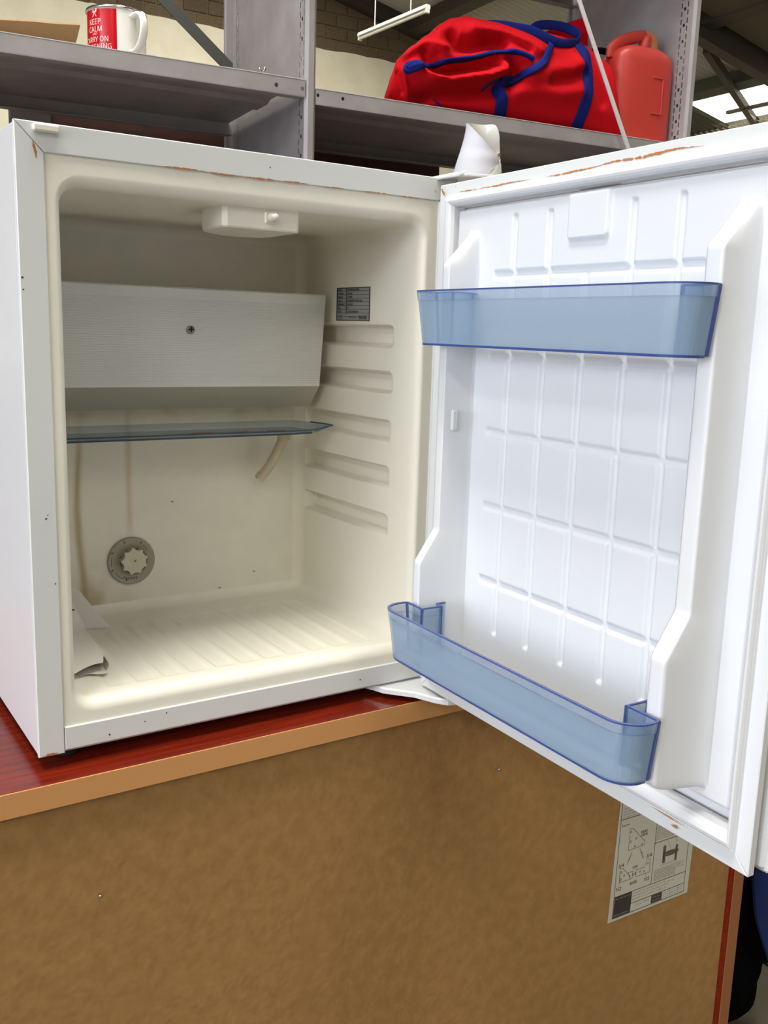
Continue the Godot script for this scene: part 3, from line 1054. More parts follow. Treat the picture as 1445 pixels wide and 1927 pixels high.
	prism(st2, P2([[-0.1802, 0.2986], [-0.1830, 0.2986], [-0.2052, 0.2738], [-0.2035, 0.2735]]), Vector3(0.040, 0, 0), Vector3.BACK, Vector3.UP, Vector3(0.326, 0, 0))
	put("drip_lip", st2.commit(), M.aluminium_stained, cp)
	st2 = begin()
	for x in [0.09, 0.31]:
		put("mounting_block", boxm(Vector3(x, 0.345, -0.212), Vector3(0.03, 0.05, 0.064), 0.001), M.cream, cp)
	var sx := Transform3D(Basis(Vector3.RIGHT, PI / 2 - 0.1), Vector3(0.2075, 0.3582, -0.1732))
	put("screw", lathe([[0.0, 0.0022], [0.0028, 0.0018], [0.0046, 0.0004], [0.0048, 0.0], [0.0048, -0.002]], 24), M.screw, cp, sx)
	put("screw_slot", boxm(Vector3(0, 0.0021, 0), Vector3(0.0060, 0.0006, 0.0013), 0.0), M.ink, cp, sx)
	put("screw_slot", boxm(Vector3(0, 0.0021, 0), Vector3(0.0013, 0.0006, 0.0060), 0.0), M.ink, cp, sx)
	# drip tray and its hose
	st2 = begin()
	var plan := [[0.038, -0.160], [0.322, -0.160], [0.350, -0.166], [0.358, -0.196], [0.350, -0.220], [0.038, -0.220]]
	prism(st2, P2(plan), Vector3(0, 0.2466, 0), Vector3.RIGHT, Vector3.BACK, Vector3(0, 0.0016, 0))
	var tr := put("drip_tray", st2.commit(), M.tray, fr)
	st2 = begin()
	var rim := [[0.034, -0.154], [0.324, -0.154], [0.353, -0.161], [0.3715, -0.157], [0.3715, -0.170], [0.366, -0.200], [0.356, -0.225], [0.034, -0.225]]
	var low := [[0.038, -0.160], [0.322, -0.160], [0.350, -0.166], [0.356, -0.166], [0.357, -0.175], [0.358, -0.196], [0.350, -0.220], [0.038, -0.220]]
	for i in rim.size():
		var j := (i + 1) % rim.size()
		var a := Vector3(low[i][0], 0.2470, low[i][1])
		var b := Vector3(low[j][0], 0.2470, low[j][1])
		var c := Vector3(rim[j][0], 0.2555 if i != 0 and i != 1 else 0.2520, rim[j][1])
		var d := Vector3(rim[i][0], 0.2555 if i != 0 and i != 1 else 0.2520, rim[i][1])
		if i == 0 or i == 1:
			c.y = 0.2508
			d.y = 0.2508
		quad(st2, a, b, c, d, Vector3(0, 1, 0))
	put("tray_wall", st2.commit(), M.tray, tr)
	st2 = begin()
	for i in 5:
		var yy0 := 0.2508 if i < 3 else 0.2555
		var yy1 := 0.2508 if i < 2 else 0.2555
		bar(st2, Vector3(rim[i][0], yy0, rim[i][1]), Vector3(rim[i + 1][0], yy1, rim[i + 1][1]), 0.0016, 0.0016)
	bar(st2, Vector3(low[0][0], 0.2464, low[0][1]), Vector3(low[1][0], 0.2464, low[1][1]), 0.0012, 0.0014)
	bar(st2, Vector3(low[1][0], 0.2464, low[1][1]), Vector3(low[2][0], 0.2464, low[2][1]), 0.0012, 0.0014)
	put("tray_edge", st2.commit(), M.tray_edge, tr)
	for r in [[0.205, 0.250], [0.258, 0.285], [0.297, 0.32]]:
		rust(tr, Vector3(r[0], 0.2484, -0.185), Vector3(r[1], 0.2484, -0.187), 0.012, Vector3.UP, int(r[0] * 1000))
	var hp := spline([Vector3(0.3285, 0.2465, -0.190), Vector3(0.3285, 0.236, -0.197), Vector3(0.3265, 0.222, -0.206), Vector3(0.3225, 0.207, -0.214), Vector3(0.3175, 0.1955, -0.221), Vector3(0.3135, 0.1895, -0.226)], 5)
	var hose := put("drain_hose", tube(hp, 0.0058, 0.0058, 16, Vector3.RIGHT, false), M.hose, fr)
	put("hose_end", lathe([[0.0, 0.0], [0.0054, 0.0], [0.0054, -0.003]], 16), M.aluminium_stained, hose, Transform3D(Basis(Vector3.RIGHT, PI - 0.6), Vector3(0.3138, 0.1899, -0.2255)))
	put("hose_nut", lathe([[0.0, 0.0], [0.0078, 0.0], [0.0074, 0.010], [0.0, 0.010]], 20), M.hose, hose, Transform3D(Basis(), Vector3(0.3285, 0.2366, -0.1945)))
	# thermostat dial
	var dc := Vector3(0.1630, 0.1003, ZB)
	var turn := Transform3D(Basis(Vector3.RIGHT, PI / 2), dc)
	var dm := mat("dial_print", Color.WHITE, 0.5)
	dm.albedo_texture = dial_image()
	var ring := surf(65, 9, func(i: int, j: int) -> Vector3:
		var pp: Array = [[0.0272, 0.0002], [0.0270, 0.0030], [0.0262, 0.0042], [0.0250, 0.0042], [0.0200, 0.0028], [0.0180, 0.0026], [0.0165, 0.0010], [0.012, 0.0008], [0.0, 0.0008]][j]
		var a := TAU * i / 64.0
		return Vector3(pp[0] * sin(a), pp[0] * cos(a), pp[1]), false, func(i: int, j: int) -> Vector2:
		var r: float = [0.0272, 0.0270, 0.0262, 0.0250, 0.0200, 0.0180, 0.0165, 0.012, 0.0][j] / 0.0272
		var a := TAU * i / 64.0
		return Vector2(0.5 + 0.5 * r * sin(a), 0.5 - 0.5 * r * cos(a)))
	var dl := put("thermostat_dial", ring, dm, fr, Transform3D(Basis(), dc))
	var kp := PackedVector2Array()
	for i in 72:
		var a := TAU * i / 72.0
		var rr := 0.0153 if (i + 2) % 8 < 3 else 0.0131
		kp.append(Vector2(sin(a) * rr, cos(a) * rr))
	st2 = begin()
	prism(st2, kp, Vector3(0.0014, 0.0006, 0.001), Vector3.RIGHT, Vector3.UP, Vector3(0, 0, 0.0085), 0.0)
	var kb := put("knob", st2.commit(), M.dial_knob, dl)
	put("knob_hub", lathe([[0.0042, 0.0], [0.0040, 0.0006], [0.0024, 0.0006], [0.0012, -0.0012], [0.0, -0.0012]], 24), M.dial_knob, dl, Transform3D(Basis(Vector3.RIGHT, PI / 2), Vector3(0.0016, 0.001, 0.0095)))
	st2 = begin()
	prism(st2, P2([[0.0010, -0.0052], [0.0032, -0.0050], [0.0024, -0.0084]]), Vector3(0, 0, 0.0094), Vector3.RIGHT, Vector3.UP, Vector3(0, 0, 0.0003))
	add_mesh(st2, lathe([[0.0, 0.0], [0.0008, 0.0], [0.0008, -0.001]], 12), Transform3D(Basis(Vector3.RIGHT, PI / 2), Vector3(0.0016, 0.001, 0.0096)))
	put("pointer", st2.commit(), M.ink, dl)
	# lamp cover on the ceiling, with the door switch
	st2 = begin()
	var lp := [[0.1755, -0.020], [0.1795, -0.0165], [0.2465, -0.0145], [0.2500, -0.018], [0.2515, -0.078], [0.244, -0.092], [0.228, -0.099], [0.205, -0.096], [0.182, -0.078], [0.174, -0.060]]
	var lpp := PackedVector2Array()
	for p in lp:
		lpp.append(Vector2(p[0], -p[1]))
	prism(st2, lpp, Vector3(0, 0.4668, 0), Vector3.RIGHT, Vector3.FORWARD, Vector3(0, -0.0188, 0), 0.0014)
	var lc := put("lamp_cover", st2.commit(), M.cream, fr)
	put("switch_base", boxm(Vector3(0.2188, 0.4585, -0.0148), Vector3(0.0092, 0.0098, 0.0036), 0.0010), M.cream, lc)
	put("switch_button", lathe([[0.0, 0.0], [0.0042, 0.0], [0.0042, 0.0055], [0.0030, 0.0064], [0.0028, 0.011], [0.0020, 0.0124], [0.0, 0.0128]], 20), M.cream, lc, Transform3D(Basis(Vector3.RIGHT, PI / 2), Vector3(0.2192, 0.4588, -0.0134)))
	var rm := mat("rating_print", Color.WHITE, 0.5)
	rm.albedo_texture = rating_image()
	var rl := put("rating_label", surf(2, 2, func(i: int, j: int) -> Vector3: return Vector3(LX1 - 0.0003, 0.4086 - 0.0360 * j, -0.1650 + 0.0705 * i), true), rm, fr)
	rl.set_meta("label", "grey printed rating label")
	# hinges
	st2 = begin()
	prism(st2, P2([[0.393, 0.030], [0.412, 0.030], [0.414, -0.055], [0.396, -0.055]]), Vector3(0, H + 0.0002, 0), Vector3.RIGHT, Vector3.FORWARD * -1.0, Vector3(0, 0.0022, 0))
	cbox(st2, Vector3(0.4230, H + 0.0012, 0.010), Vector3(0.050, 0.0022, 0.052), 0.0006, Basis(Vector3.BACK, deg_to_rad(3)))
	bar(st2, Vector3(0.3905, H - 0.0015, 0.016), Vector3(0.4015, H + 0.0030, 0.016), 0.0024, 0.034)
	put("top_hinge", st2.commit(), M.enamel, fr)
	st2 = begin()
	prism(st2, P2([[0.335, -0.020], [0.3445, 0.004], [0.3665, 0.030], [0.376, 0.052], [0.384, 0.063], [0.394, 0.066], [0.404, 0.060], [0.412, -0.020]]), Vector3(0, -0.0065, 0), Vector3.RIGHT, Vector3.BACK, Vector3(0, 0.006, 0), 0.0015)
	put("lower_hinge", st2.commit(), M.enamel, fr)
	door(fr)

func ring_prism(outer: Rect2, inner: Rect2, k: int) -> PackedVector2Array:
	var o := [outer.position, Vector2(outer.end.x, outer.position.y), outer.end, Vector2(outer.position.x, outer.end.y)]
	var i := [inner.position, Vector2(inner.end.x, inner.position.y), inner.end, Vector2(inner.position.x, inner.end.y)]
	var j := (k + 1) % 4
	var a: Vector2 = o[k].lerp(o[j], 0.0008)
	var b: Vector2 = o[j].lerp(o[k], 0.0008)
	return PackedVector2Array([a, b, i[j], i[k]])

var door_xf := Transform3D(Basis(Vector3.UP, deg_to_rad(-91.92)), Vector3(0.3801, 0.4991, 0.0209))

func door(fr: Node3D) -> void:
	# door axes: x along the door from the hinge, y up from its top edge, z out of its inner face
	var st := begin()
	cbox(st, Vector3(DW / 2 + 0.001, -DH / 2, -0.032), Vector3(DW + 0.006, DH + 0.005, 0.036), 0.006)
	cbox(st, Vector3(DW / 2 - 0.002, -DH / 2, -0.0160), Vector3(DW - 0.008, DH - 0.004, 0.0060), 0.0)
	cbox(st, Vector3(DW + 0.001, -DH / 2, -0.0195), Vector3(0.006, DH + 0.003, 0.007), 0.0028)
	var d := put("door", st.commit(), M.enamel, fr, door_xf)
	d.set_meta("label", "open door seen from its inner side")
	var outer := Rect2(0, -DH, DW, DH)
	var inner := Rect2(0.0125, -DH + 0.0125, DW - 0.025, DH - 0.0245)
	for k in 4:
		st = begin()
		prism(st, ring_prism(outer, inner, k), Vector3(0, 0, -0.006), Vector3.RIGHT, Vector3.UP, Vector3(0, 0, 0.006), 0.0006)
		put("door_frame", st.commit(), M.frame if k == 0 or k == 2 else M.panel, d)
	# gasket: a soft hump mitred at the corners; x0 x1 y0 y1 outside, then inside
	var go := Rect2(0.0130, -DH + 0.0130, 0.3808, DH - 0.0248)
	var gi := Rect2(0.0280, -0.4690, 0.3605, 0.4690 - 0.0222)
	st = begin()
	var co := [go.position, Vector2(go.end.x, go.position.y), go.end, Vector2(go.position.x, go.end.y)]
	var ci := [gi.position, Vector2(gi.end.x, gi.position.y), gi.end, Vector2(gi.position.x, gi.end.y)]
	var humps := [[0.0, -0.001], [0.0, 0.0018], [0.06, 0.0030], [0.12, 0.0026], [0.16, 0.0040], [0.30, 0.0060], [0.48, 0.0068], [0.66, 0.0062], [0.82, 0.0045], [0.94, 0.0018], [1.0, -0.009]]
	for k in 4:
		var j := (k + 1) % 4
		for q in humps.size() - 1:
			var f0: float = humps[q][0]
			var f1: float = humps[q + 1][0]
			var h0: float = humps[q][1]
			var h1: float = humps[q + 1][1]
			var a: Vector2 = co[k].lerp(ci[k], f0)
			var b: Vector2 = co[j].lerp(ci[j], f0)
			var c: Vector2 = co[j].lerp(ci[j], f1)
			var e: Vector2 = co[k].lerp(ci[k], f1)
			quad(st, Vector3(a.x, a.y, h0), Vector3(b.x, b.y, h0), Vector3(c.x, c.y, h1), Vector3(e.x, e.y, h1), Vector3(0, 0, 1))
	put("gasket", st.commit(), M.gasket, d)
	st = begin()
	for k in 4:
		st.set_smooth_group(0)
	put("inner_panel", door_panel_mesh(), M.panel, d)
	put("shelf_clip", boxm(Vector3(0.0668, -0.2147, 0.0205), Vector3(0.0040, 0.0192, 0.0068), 0.0014), M.panel, d)
	# rust along the top edge, at the hinge corner and near the lower edge
	for r in [[0.030, 0.0088, 0.060, 0.0094, 0.0016], [0.058, 0.0094, 0.132, 0.0092, 0.0019], [0.150, 0.0094, 0.215, 0.0080, 0.0022], [0.205, 0.0082, 0.312, 0.0068, 0.0030], [0.001, 0.0025, 0.010, 0.0108, 0.0036], [0.0245, 0.0032, 0.0255, 0.0042, 0.002]]:
		rust(d, Vector3(r[0], -r[1], 0.0003), Vector3(r[2], -r[3], 0.0003), r[4], Vector3.BACK, int(r[0] * 3000) + 3)
	for r in [[0.318, DH - 0.0128, 0.352, DH - 0.0120, 0.0014], [0.338, DH - 0.0075, 0.346, DH - 0.0070, 0.0022]]:
		rust(d, Vector3(r[0], -r[1], 0.0021), Vector3(r[2], -r[3], 0.0021), r[4], Vector3.BACK, int(r[0] * 3000) + 5)

# ------------------------------------------------------------------ door bins
func bin_path() -> Array:
	var p := [[0.0675, -0.030], [0.0675, -0.021], [0.0765, -0.019], [0.0765, 0.0022], [0.0512, 0.0022], [0.0503, 0.006]]
	for k in 11:
		var a := PI / 2 * k / 10.0
		p.append([0.0703 - 0.020 * cos(a), 0.0110 + 0.020 * sin(a)])
	for k in range(1, 12):
		p.append([lerpf(0.0703, 0.3448, k / 12.0), 0.031])
	for k in 11:
		var a := PI / 2 * k / 10.0
		p.append([0.3448 + 0.020 * sin(a), 0.0110 + 0.020 * cos(a)])
	p += [[0.3647, 0.006], [0.3640, 0.0022], [0.3345, 0.0022], [0.3345, -0.019], [0.3452, -0.021], [0.3452, -0.030]]
	return p

func bin_at(p: Array, drop: float, off: float, nrm: Vector2) -> Vector3:
	# walls draw in towards the floor of the bin
	var k := drop / 0.046
	var s: float = p[0]
	var h: float = p[1]
	if h > 0.001:
		s += 0.0062 * k * clampf((0.207 - s) / 0.15, -1.0, 1.0)
		h -= 0.0040 * k * clampf(h / 0.031, 0.0, 1.0)
	return Vector3(s + nrm.x * off, -drop, h + nrm.y * off)

func bin_wall(path: Array, d0: float, d1: float, thick: float, fatten := 0.0) -> ArrayMesh:
	var st := begin()
	var n := path.size()
	var nr := []
	for i in n:
		var a: Array = path[maxi(i - 1, 0)]
		var b: Array = path[mini(i + 1, n - 1)]
		var t := Vector2(b[0] - a[0], b[1] - a[1]).normalized()
		nr.append(Vector2(-t.y, t.x))
	var o := thick * 0.5 + fatten
	var i0 := -thick * 0.5
	for i in n - 1:
		var A := func(k: int, d: float, off: float) -> Vector3: return bin_at(path[k], d, off, nr[k])
		var out := Vector3(nr[i].x + nr[i + 1].x, 0, nr[i].y + nr[i + 1].y)
		quad(st, A.call(i, d0, o), A.call(i + 1, d0, o), A.call(i + 1, d1, o), A.call(i, d1, o), out)
		quad(st, A.call(i, d0, i0), A.call(i + 1, d0, i0), A.call(i + 1, d1, i0), A.call(i, d1, i0), -out)
		quad(st, A.call(i, d0, i0), A.call(i + 1, d0, i0), A.call(i + 1, d0, o), A.call(i, d0, o), Vector3.UP)
		quad(st, A.call(i, d1, i0), A.call(i + 1, d1, i0), A.call(i + 1, d1, o), A.call(i, d1, o), Vector3.DOWN)
	return st.commit()

func door_bins() -> void:
	var b := thing("door_bin", "", "bin", Transform3D(), "translucent bins hung on the refrigerator door")
	var path := bin_path()
	put("frosted_wall", bin_wall(path.slice(5, 40), 0.0085, 0.0450, 0.0020), M.bin_frost, b)
	put("clear_band", bin_wall(path, 0.0012, 0.0085, 0.0020, 0.0005), M.bin_clear, b)
	put("hook", bin_wall(path.slice(0, 6), 0.0085, 0.0450, 0.0020), M.bin_clear, b)
	put("hook", bin_wall(path.slice(39), 0.0085, 0.0450, 0.0020), M.bin_clear, b)
	put("rim", bin_wall(path, 0.0, 0.0012, 0.0020, 0.0005), M.bin_edge, b)
	var st := begin()
	var poly := PackedVector2Array()
	for p in path:
		var q := bin_at(p, 0.046, 0.0, Vector2.ZERO)
		poly.append(Vector2(q.x, q.z))
	prism(st, poly, Vector3(0, -0.0465, 0), Vector3.RIGHT, Vector3.BACK, Vector3(0, 0.0018, 0))
	put("bin_floor", st.commit(), M.bin_frost, b)
	put("base_edge", bin_wall(path.slice(5, 40), 0.0450, 0.0468, 0.0022), M.bin_edge, b)
	for s in [0.0765, 0.3345]:
		for h in [-0.019, 0.0022]:
			put("corner_edge", boxm(Vector3(s, -0.023, h), Vector3(0.0022, 0.0455, 0.0022), 0.0002), M.bin_edge, b)
	for s in [0.0507, 0.3645]:
		put("corner_edge", boxm(Vector3(s + (0.0030 if s < 0.2 else -0.0030), -0.023, 0.0024), Vector3(0.0022, 0.0455, 0.0024), 0.0002, Basis(Vector3.BACK, 0.13 if s < 0.2 else -0.13)), M.bin_edge, b)
	b.transform = door_xf * Transform3D(Basis(), Vector3(0, -0.387, 0.052))
	b.set_meta("label", "pale blue translucent bin across the bottom of the open refrigerator door")
	var c := b.duplicate()
	c.name = numbered("door_bin")
	add_child(c)
	c.transform = door_xf * Transform3D(Basis(), Vector3(0, -0.1005, 0.032))
	c.set_meta("label", "pale blue translucent bin across the upper part of the open refrigerator door")

# ------------------------------------------------------------------ papers lying in the fridge
func papers_in_fridge() -> void:
	var p := thing("folded_paper", "folded white sheet of paper lying flat on the fridge floor at the left", "paper")
	var edge := [[0.0735, 0.0535, -0.0590], [0.0780, 0.0560, -0.0720], [0.0805, 0.0562, -0.0950], [0.0828, 0.0560, -0.1220], [0.0850, 0.0570, -0.1470], [0.0850, 0.0640, -0.1640], [0.0790, 0.0790, -0.1730], [0.0690, 0.0880, -0.1760]]
	put("upper_leaf", surf(9, 8, func(i: int, j: int) -> Vector3:
		var e: Array = edge[j]
		var u := i / 8.0
		return Vector3(lerpf(e[0], 0.0375, u), e[1] - 0.0045 * u + 0.0015 * sin(u * 5.0 + j) + 0.006 * u * float(j > 5), e[2] + 0.006 * u), true), M.paper, p)
	var low := [[0.0765, 0.0440, -0.0560], [0.0790, 0.0442, -0.0750], [0.0805, 0.0440, -0.1100], [0.0820, 0.0440, -0.1500]]
	put("lower_leaf", surf(9, 4, func(i: int, j: int) -> Vector3:
		var e: Array = low[j]
		var u := i / 8.0
		return Vector3(lerpf(e[0], 0.0375, u), e[1] + 0.0016 * sin(u * 6.0) * float(j < 2), e[2] + 0.004 * sin(u * 9.0) * float(j == 0)), true), M.paper, p)
	put("fold", surf(9, 5, func(i: int, j: int) -> Vector3:
		var t := j / 4.0
		var z := lerpf(-0.060, -0.150, i / 8.0)
		return Vector3(lerpf(0.0770, 0.0835, i / 8.0) + 0.0022 * sin(PI * t), lerpf(0.0445, 0.0558, t), z)), M.paper, p)
	var st := begin()
	for q in [[0.060, 0.0800, -0.1725], [0.066, 0.0795, -0.1722], [0.0765, 0.0735, -0.1690], [0.071, 0.0790, -0.1722]]:
		cbox(st, Vector3(q[0], q[1] + 0.0015, q[2] + 0.002), Vector3(0.0026, 0.0012, 0.0008), 0.0, Basis(Vector3.RIGHT, -0.8))
	put("print_mark", st.commit(), M.ink, p)
	var b := thing("leaning_paper", "creased white sheet of paper leaning in the fridge's back left corner behind the folded one", "paper")
	put("leaf", surf(9, 9, func(i: int, j: int) -> Vector3:
		var u := i / 8.0
		var v := j / 8.0
		var right := lerpf(0.0955, 0.1205, v)
		return Vector3(lerpf(0.042, right, u), lerpf(0.0850 - 0.003 * u, 0.0440, v), -0.214 + 0.014 * v + 0.010 * v * v * u + 0.002 * sin(u * 7.0)), true), M.paper, b)
	put("folded_corner", surf(5, 5, func(i: int, j: int) -> Vector3:
		var u := i / 4.0
		var v := j / 4.0
		return Vector3(lerpf(0.052, lerpf(0.0925, 0.072, v), u), 0.0852 - 0.032 * v, -0.2120 + 0.010 * v + 0.004 * u * v), true), M.paper, b)

# ------------------------------------------------------------------ steel shelving
# thin sheet in the plane (ax, ay) with rows of real slots and holes cut through it
func slotted(st: SurfaceTool, o: Vector3, ax: Vector3, ay: Vector3, wide: float, y0: float, y1: float, pitch: float, thick: Vector3) -> void:
	# columns: solid, slot, solid, round hole, solid, slot, solid
	var xs := [0.0, 0.30, 0.36, 0.44, 0.56, 0.64, 0.70, 1.0]
	var y := y0
	var cell := func(xa: float, xb: float, ya: float, yb: float) -> void:
		var a := o + ax * wide * xa + ay * ya
		var b := o + ax * wide * xb + ay * ya
		var c := o + ax * wide * xb + ay * yb
		var d := o + ax * wide * xa + ay * yb
		quad(st, a, b, c, d, thick)
		quad(st, a - thick, b - thick, c - thick, d - thick, -thick)
	while y < y1:
		var p := pitch
		cell.call(xs[0], xs[1], y, y + p)
		cell.call(xs[2], xs[3], y, y + p)
		cell.call(xs[4], xs[5], y, y + p)
		cell.call(xs[6], xs[7], y, y + p)
		for q in [[xs[1], xs[2]], [xs[5], xs[6]]]:
			cell.call(q[0], q[1], y, y + 0.08 * p)
			cell.call(q[0], q[1], y + 0.40 * p, y + 0.58 * p)
			cell.call(q[0], q[1], y + 0.90 * p, y + p)
		var h: float = wide * (xs[4] - xs[3]) / p
		cell.call(xs[3], xs[4], y, y + (0.49 - h * 0.5) * p)
		cell.call(xs[3], xs[4], y + (0.49 + h * 0.5) * p, y + p)
		y += p

# strip along x with round holes: [x, radius]
func holed_strip(st: SurfaceTool, x0: float, x1: float, y0: float, y1: float, z: float, thick: float, holes: Array) -> void:
	var x := x0
	for h in holes:
		var s: float = h[1] * 1.6
		var cy: float = h[2]
		cbox(st, Vector3((x + h[0] - s) / 2, (y0 + y1) / 2, z), Vector3(h[0] - s - x, y1 - y0, thick), 0.0)
		cbox(st, Vector3(h[0], (y0 + cy - s) / 2, z), Vector3(2 * s, cy - s - y0, thick), 0.0)
		cbox(st, Vector3(h[0], (y1 + cy + s) / 2, z), Vector3(2 * s, y1 - cy - s, thick), 0.0)
		var c := Vector3(h[0], cy, z)
		for k in 16:
			var a0 := TAU * k / 16.0
			var a1 := TAU * (k + 1) / 16.0
			var d0 := Vector3(cos(a0), sin(a0), 0)
			var d1 := Vector3(cos(a1), sin(a1), 0)
			var e0: Vector3 = d0 * (s / maxf(absf(d0.x), absf(d0.y)))
			var e1: Vector3 = d1 * (s / maxf(absf(d1.x), absf(d1.y)))
			for f in [-0.5, 0.5]:
				var zz := Vector3(0, 0, thick * f)
				quad(st, c + d0 * h[1] + zz, c + d1 * h[1] + zz, c + e1 + zz, c + e0 + zz, Vector3(0, 0, f))
			quad(st, c + d0 * h[1] - Vector3(0, 0, thick / 2), c + d1 * h[1] - Vector3(0, 0, thick / 2), c + d1 * h[1] + Vector3(0, 0, thick / 2), c + d0 * h[1] + Vector3(0, 0, thick / 2), -d0)
		x = h[0] + s
	cbox(st, Vector3((x + x1) / 2, (y0 + y1) / 2, z), Vector3(x1 - x, y1 - y0, thick), 0.0)

func shelving() -> void:
	var r := thing("steel_shelving", "grey steel shelving unit with slotted side panels standing behind the desk", "shelving", rack)
	for x in [-0.80, -0.0025, 0.7680]:
		var st := begin()
		var top := 1.55
		cbox(st, Vector3(x, (FLOOR_Y + top) / 2, -0.193), Vector3(0.0016, top - FLOOR_Y, 0.270), 0.0)
		cbox(st, Vector3(x, (FLOOR_Y + top) / 2, -0.364), Vector3(0.0016, top - FLOOR_Y, 0.012), 0.0)
		put("side_panel", st.commit(), M.rack_paint, r)
		st = begin()
		slotted(st, Vector3(x, 0, -0.058), Vector3(0, 0, 1), Vector3(0, 1, 0), 0.046, FLOOR_Y, top, 0.0285, Vector3(0.0008, 0, 0))
		slotted(st, Vector3(x, 0, -0.358), Vector3(0, 0, 1), Vector3(0, 1, 0), 0.030, FLOOR_Y, top, 0.0285, Vector3(0.0008, 0, 0))
		put("slotted_strip", st.commit(), M.rack_paint, r)
		put("front_post", boxm(Vector3(x + 0.0005, (FLOOR_Y + top) / 2, -0.0065), Vector3(0.0178, top - FLOOR_Y, 0.013), 0.0045), M.rack_paint, r)
		put("rear_post", boxm(Vector3(x, (FLOOR_Y + top) / 2, -0.376), Vector3(0.030, top - FLOOR_Y, 0.010), 0.002), M.rack_paint, r)
	# shelves: [x0, x1, top, lip]
	for s in [[-0.790, -0.0115, 0.7340, 0.0254, [[-0.745, 0.0032, 0.7205], [-0.0572, 0.0032, 0.7203], [-0.0155, 0.0030, 0.7207]]], [0.0070, 0.7590, 0.7243, 0.0238, [[0.0105, 0.0026, 0.7145], [0.0525, 0.0028, 0.7148], [0.712, 0.0030, 0.7148]]], [-0.790, -0.0115, 0.33, 0.0254, []], [0.0070, 0.7590, 0.33, 0.0254, []], [0.0070, 0.7590, 1.0815, 0.0254, []]]:
		var st := begin()
		var x0: float = s[0]
		var x1: float = s[1]
		var y: float = s[2]
		var xm := (x0 + x1) / 2
		var wd := x1 - x0
		cbox(st, Vector3(xm, y - 0.0008, -0.1865), Vector3(wd, 0.0016, 0.369), 0.0004)
		holed_strip(st, x0, x1, y - s[3], y - 0.0012, -0.0022, 0.0014, s[4])
		cbox(st, Vector3(xm, y - 0.0006, -0.0030), Vector3(wd, 0.0022, 0.0040), 0.0008)
		cbox(st, Vector3(xm, y - s[3] + 0.0008, -0.0105), Vector3(wd, 0.0014, 0.0180), 0.0003)
		cbox(st, Vector3(xm, y - s[3] / 2, -0.3700), Vector3(wd, s[3], 0.0014), 0.0003)
		cbox(st, Vector3(xm, y - s[3] + 0.0008, -0.3600), Vector3(wd, 0.0014, 0.0200), 0.0003)
		prism(st, P2([[-0.230, y - 0.0016], [-0.215, y - 0.0060], [-0.165, y - 0.0060], [-0.150, y - 0.0016]]), Vector3(x0, 0, 0), Vector3.BACK, Vector3.UP, Vector3(wd, 0, 0))
		put("shelf", st.commit(), M.rack_paint, r)
	var st := begin()
	bar(st, Vector3(-0.0010, 0.8230, -0.3720), Vector3(-0.780, 1.4470, -0.3720), 0.0210, 0.0030, Vector3.UP)
	put("cross_brace", st.commit(), M.rack_dark, r)
	put("rear_strip", boxm(Vector3(-0.3605, 0.395, -0.3790), Vector3(0.0675, 0.67, 0.012), 0.002), M.rack_paint, r)
	# wing bolt standing on the left shelf
	var wbolt := thing("wing_bolt", "small bright metal wing bolt on the left shelf near the upright", "bolt", rack * Transform3D(Basis(), Vector3(-0.0720, 0.7340, -0.022)))
	put("shank", tube([Vector3(0, 0, 0), Vector3(0, 0.007, 0)], 0.0022, 0.0022, 12, Vector3.RIGHT), M.steel, wbolt)
	for s in [-1, 1]:
		put("wing", tube([Vector3(s * 0.001, 0.006, 0), Vector3(s * 0.0035, 0.010, 0), Vector3(s * 0.0045, 0.0135, 0)], 0.0018, 0.0013, 10, Vector3.BACK), M.steel, wbolt)
	# boards and a box behind the lower shelf space
	var bb := put("brown_board", boxm(Vector3(0.0640, 0.545, -0.3960), Vector3(0.782, 0.38, 0.016), 0.002), M.brown_board, null, rack)
	tag(bb, "dark reddish brown board standing upright at the back of the shelving under the grey shelves", "board")
	var cb := put("cream_card", boxm(Vector3(0.5080, 0.48, -0.380), Vector3(0.094, 0.385, 0.004), 0.001), M.paper, null, rack)
	tag(cb, "cream card with a small dark mark beside the end of the brown board", "card")
	put("printed_mark", boxm(Vector3(0.4940, 0.653, -0.3776), Vector3(0.012, 0.012, 0.0008), 0.0), M.brown_board, cb)

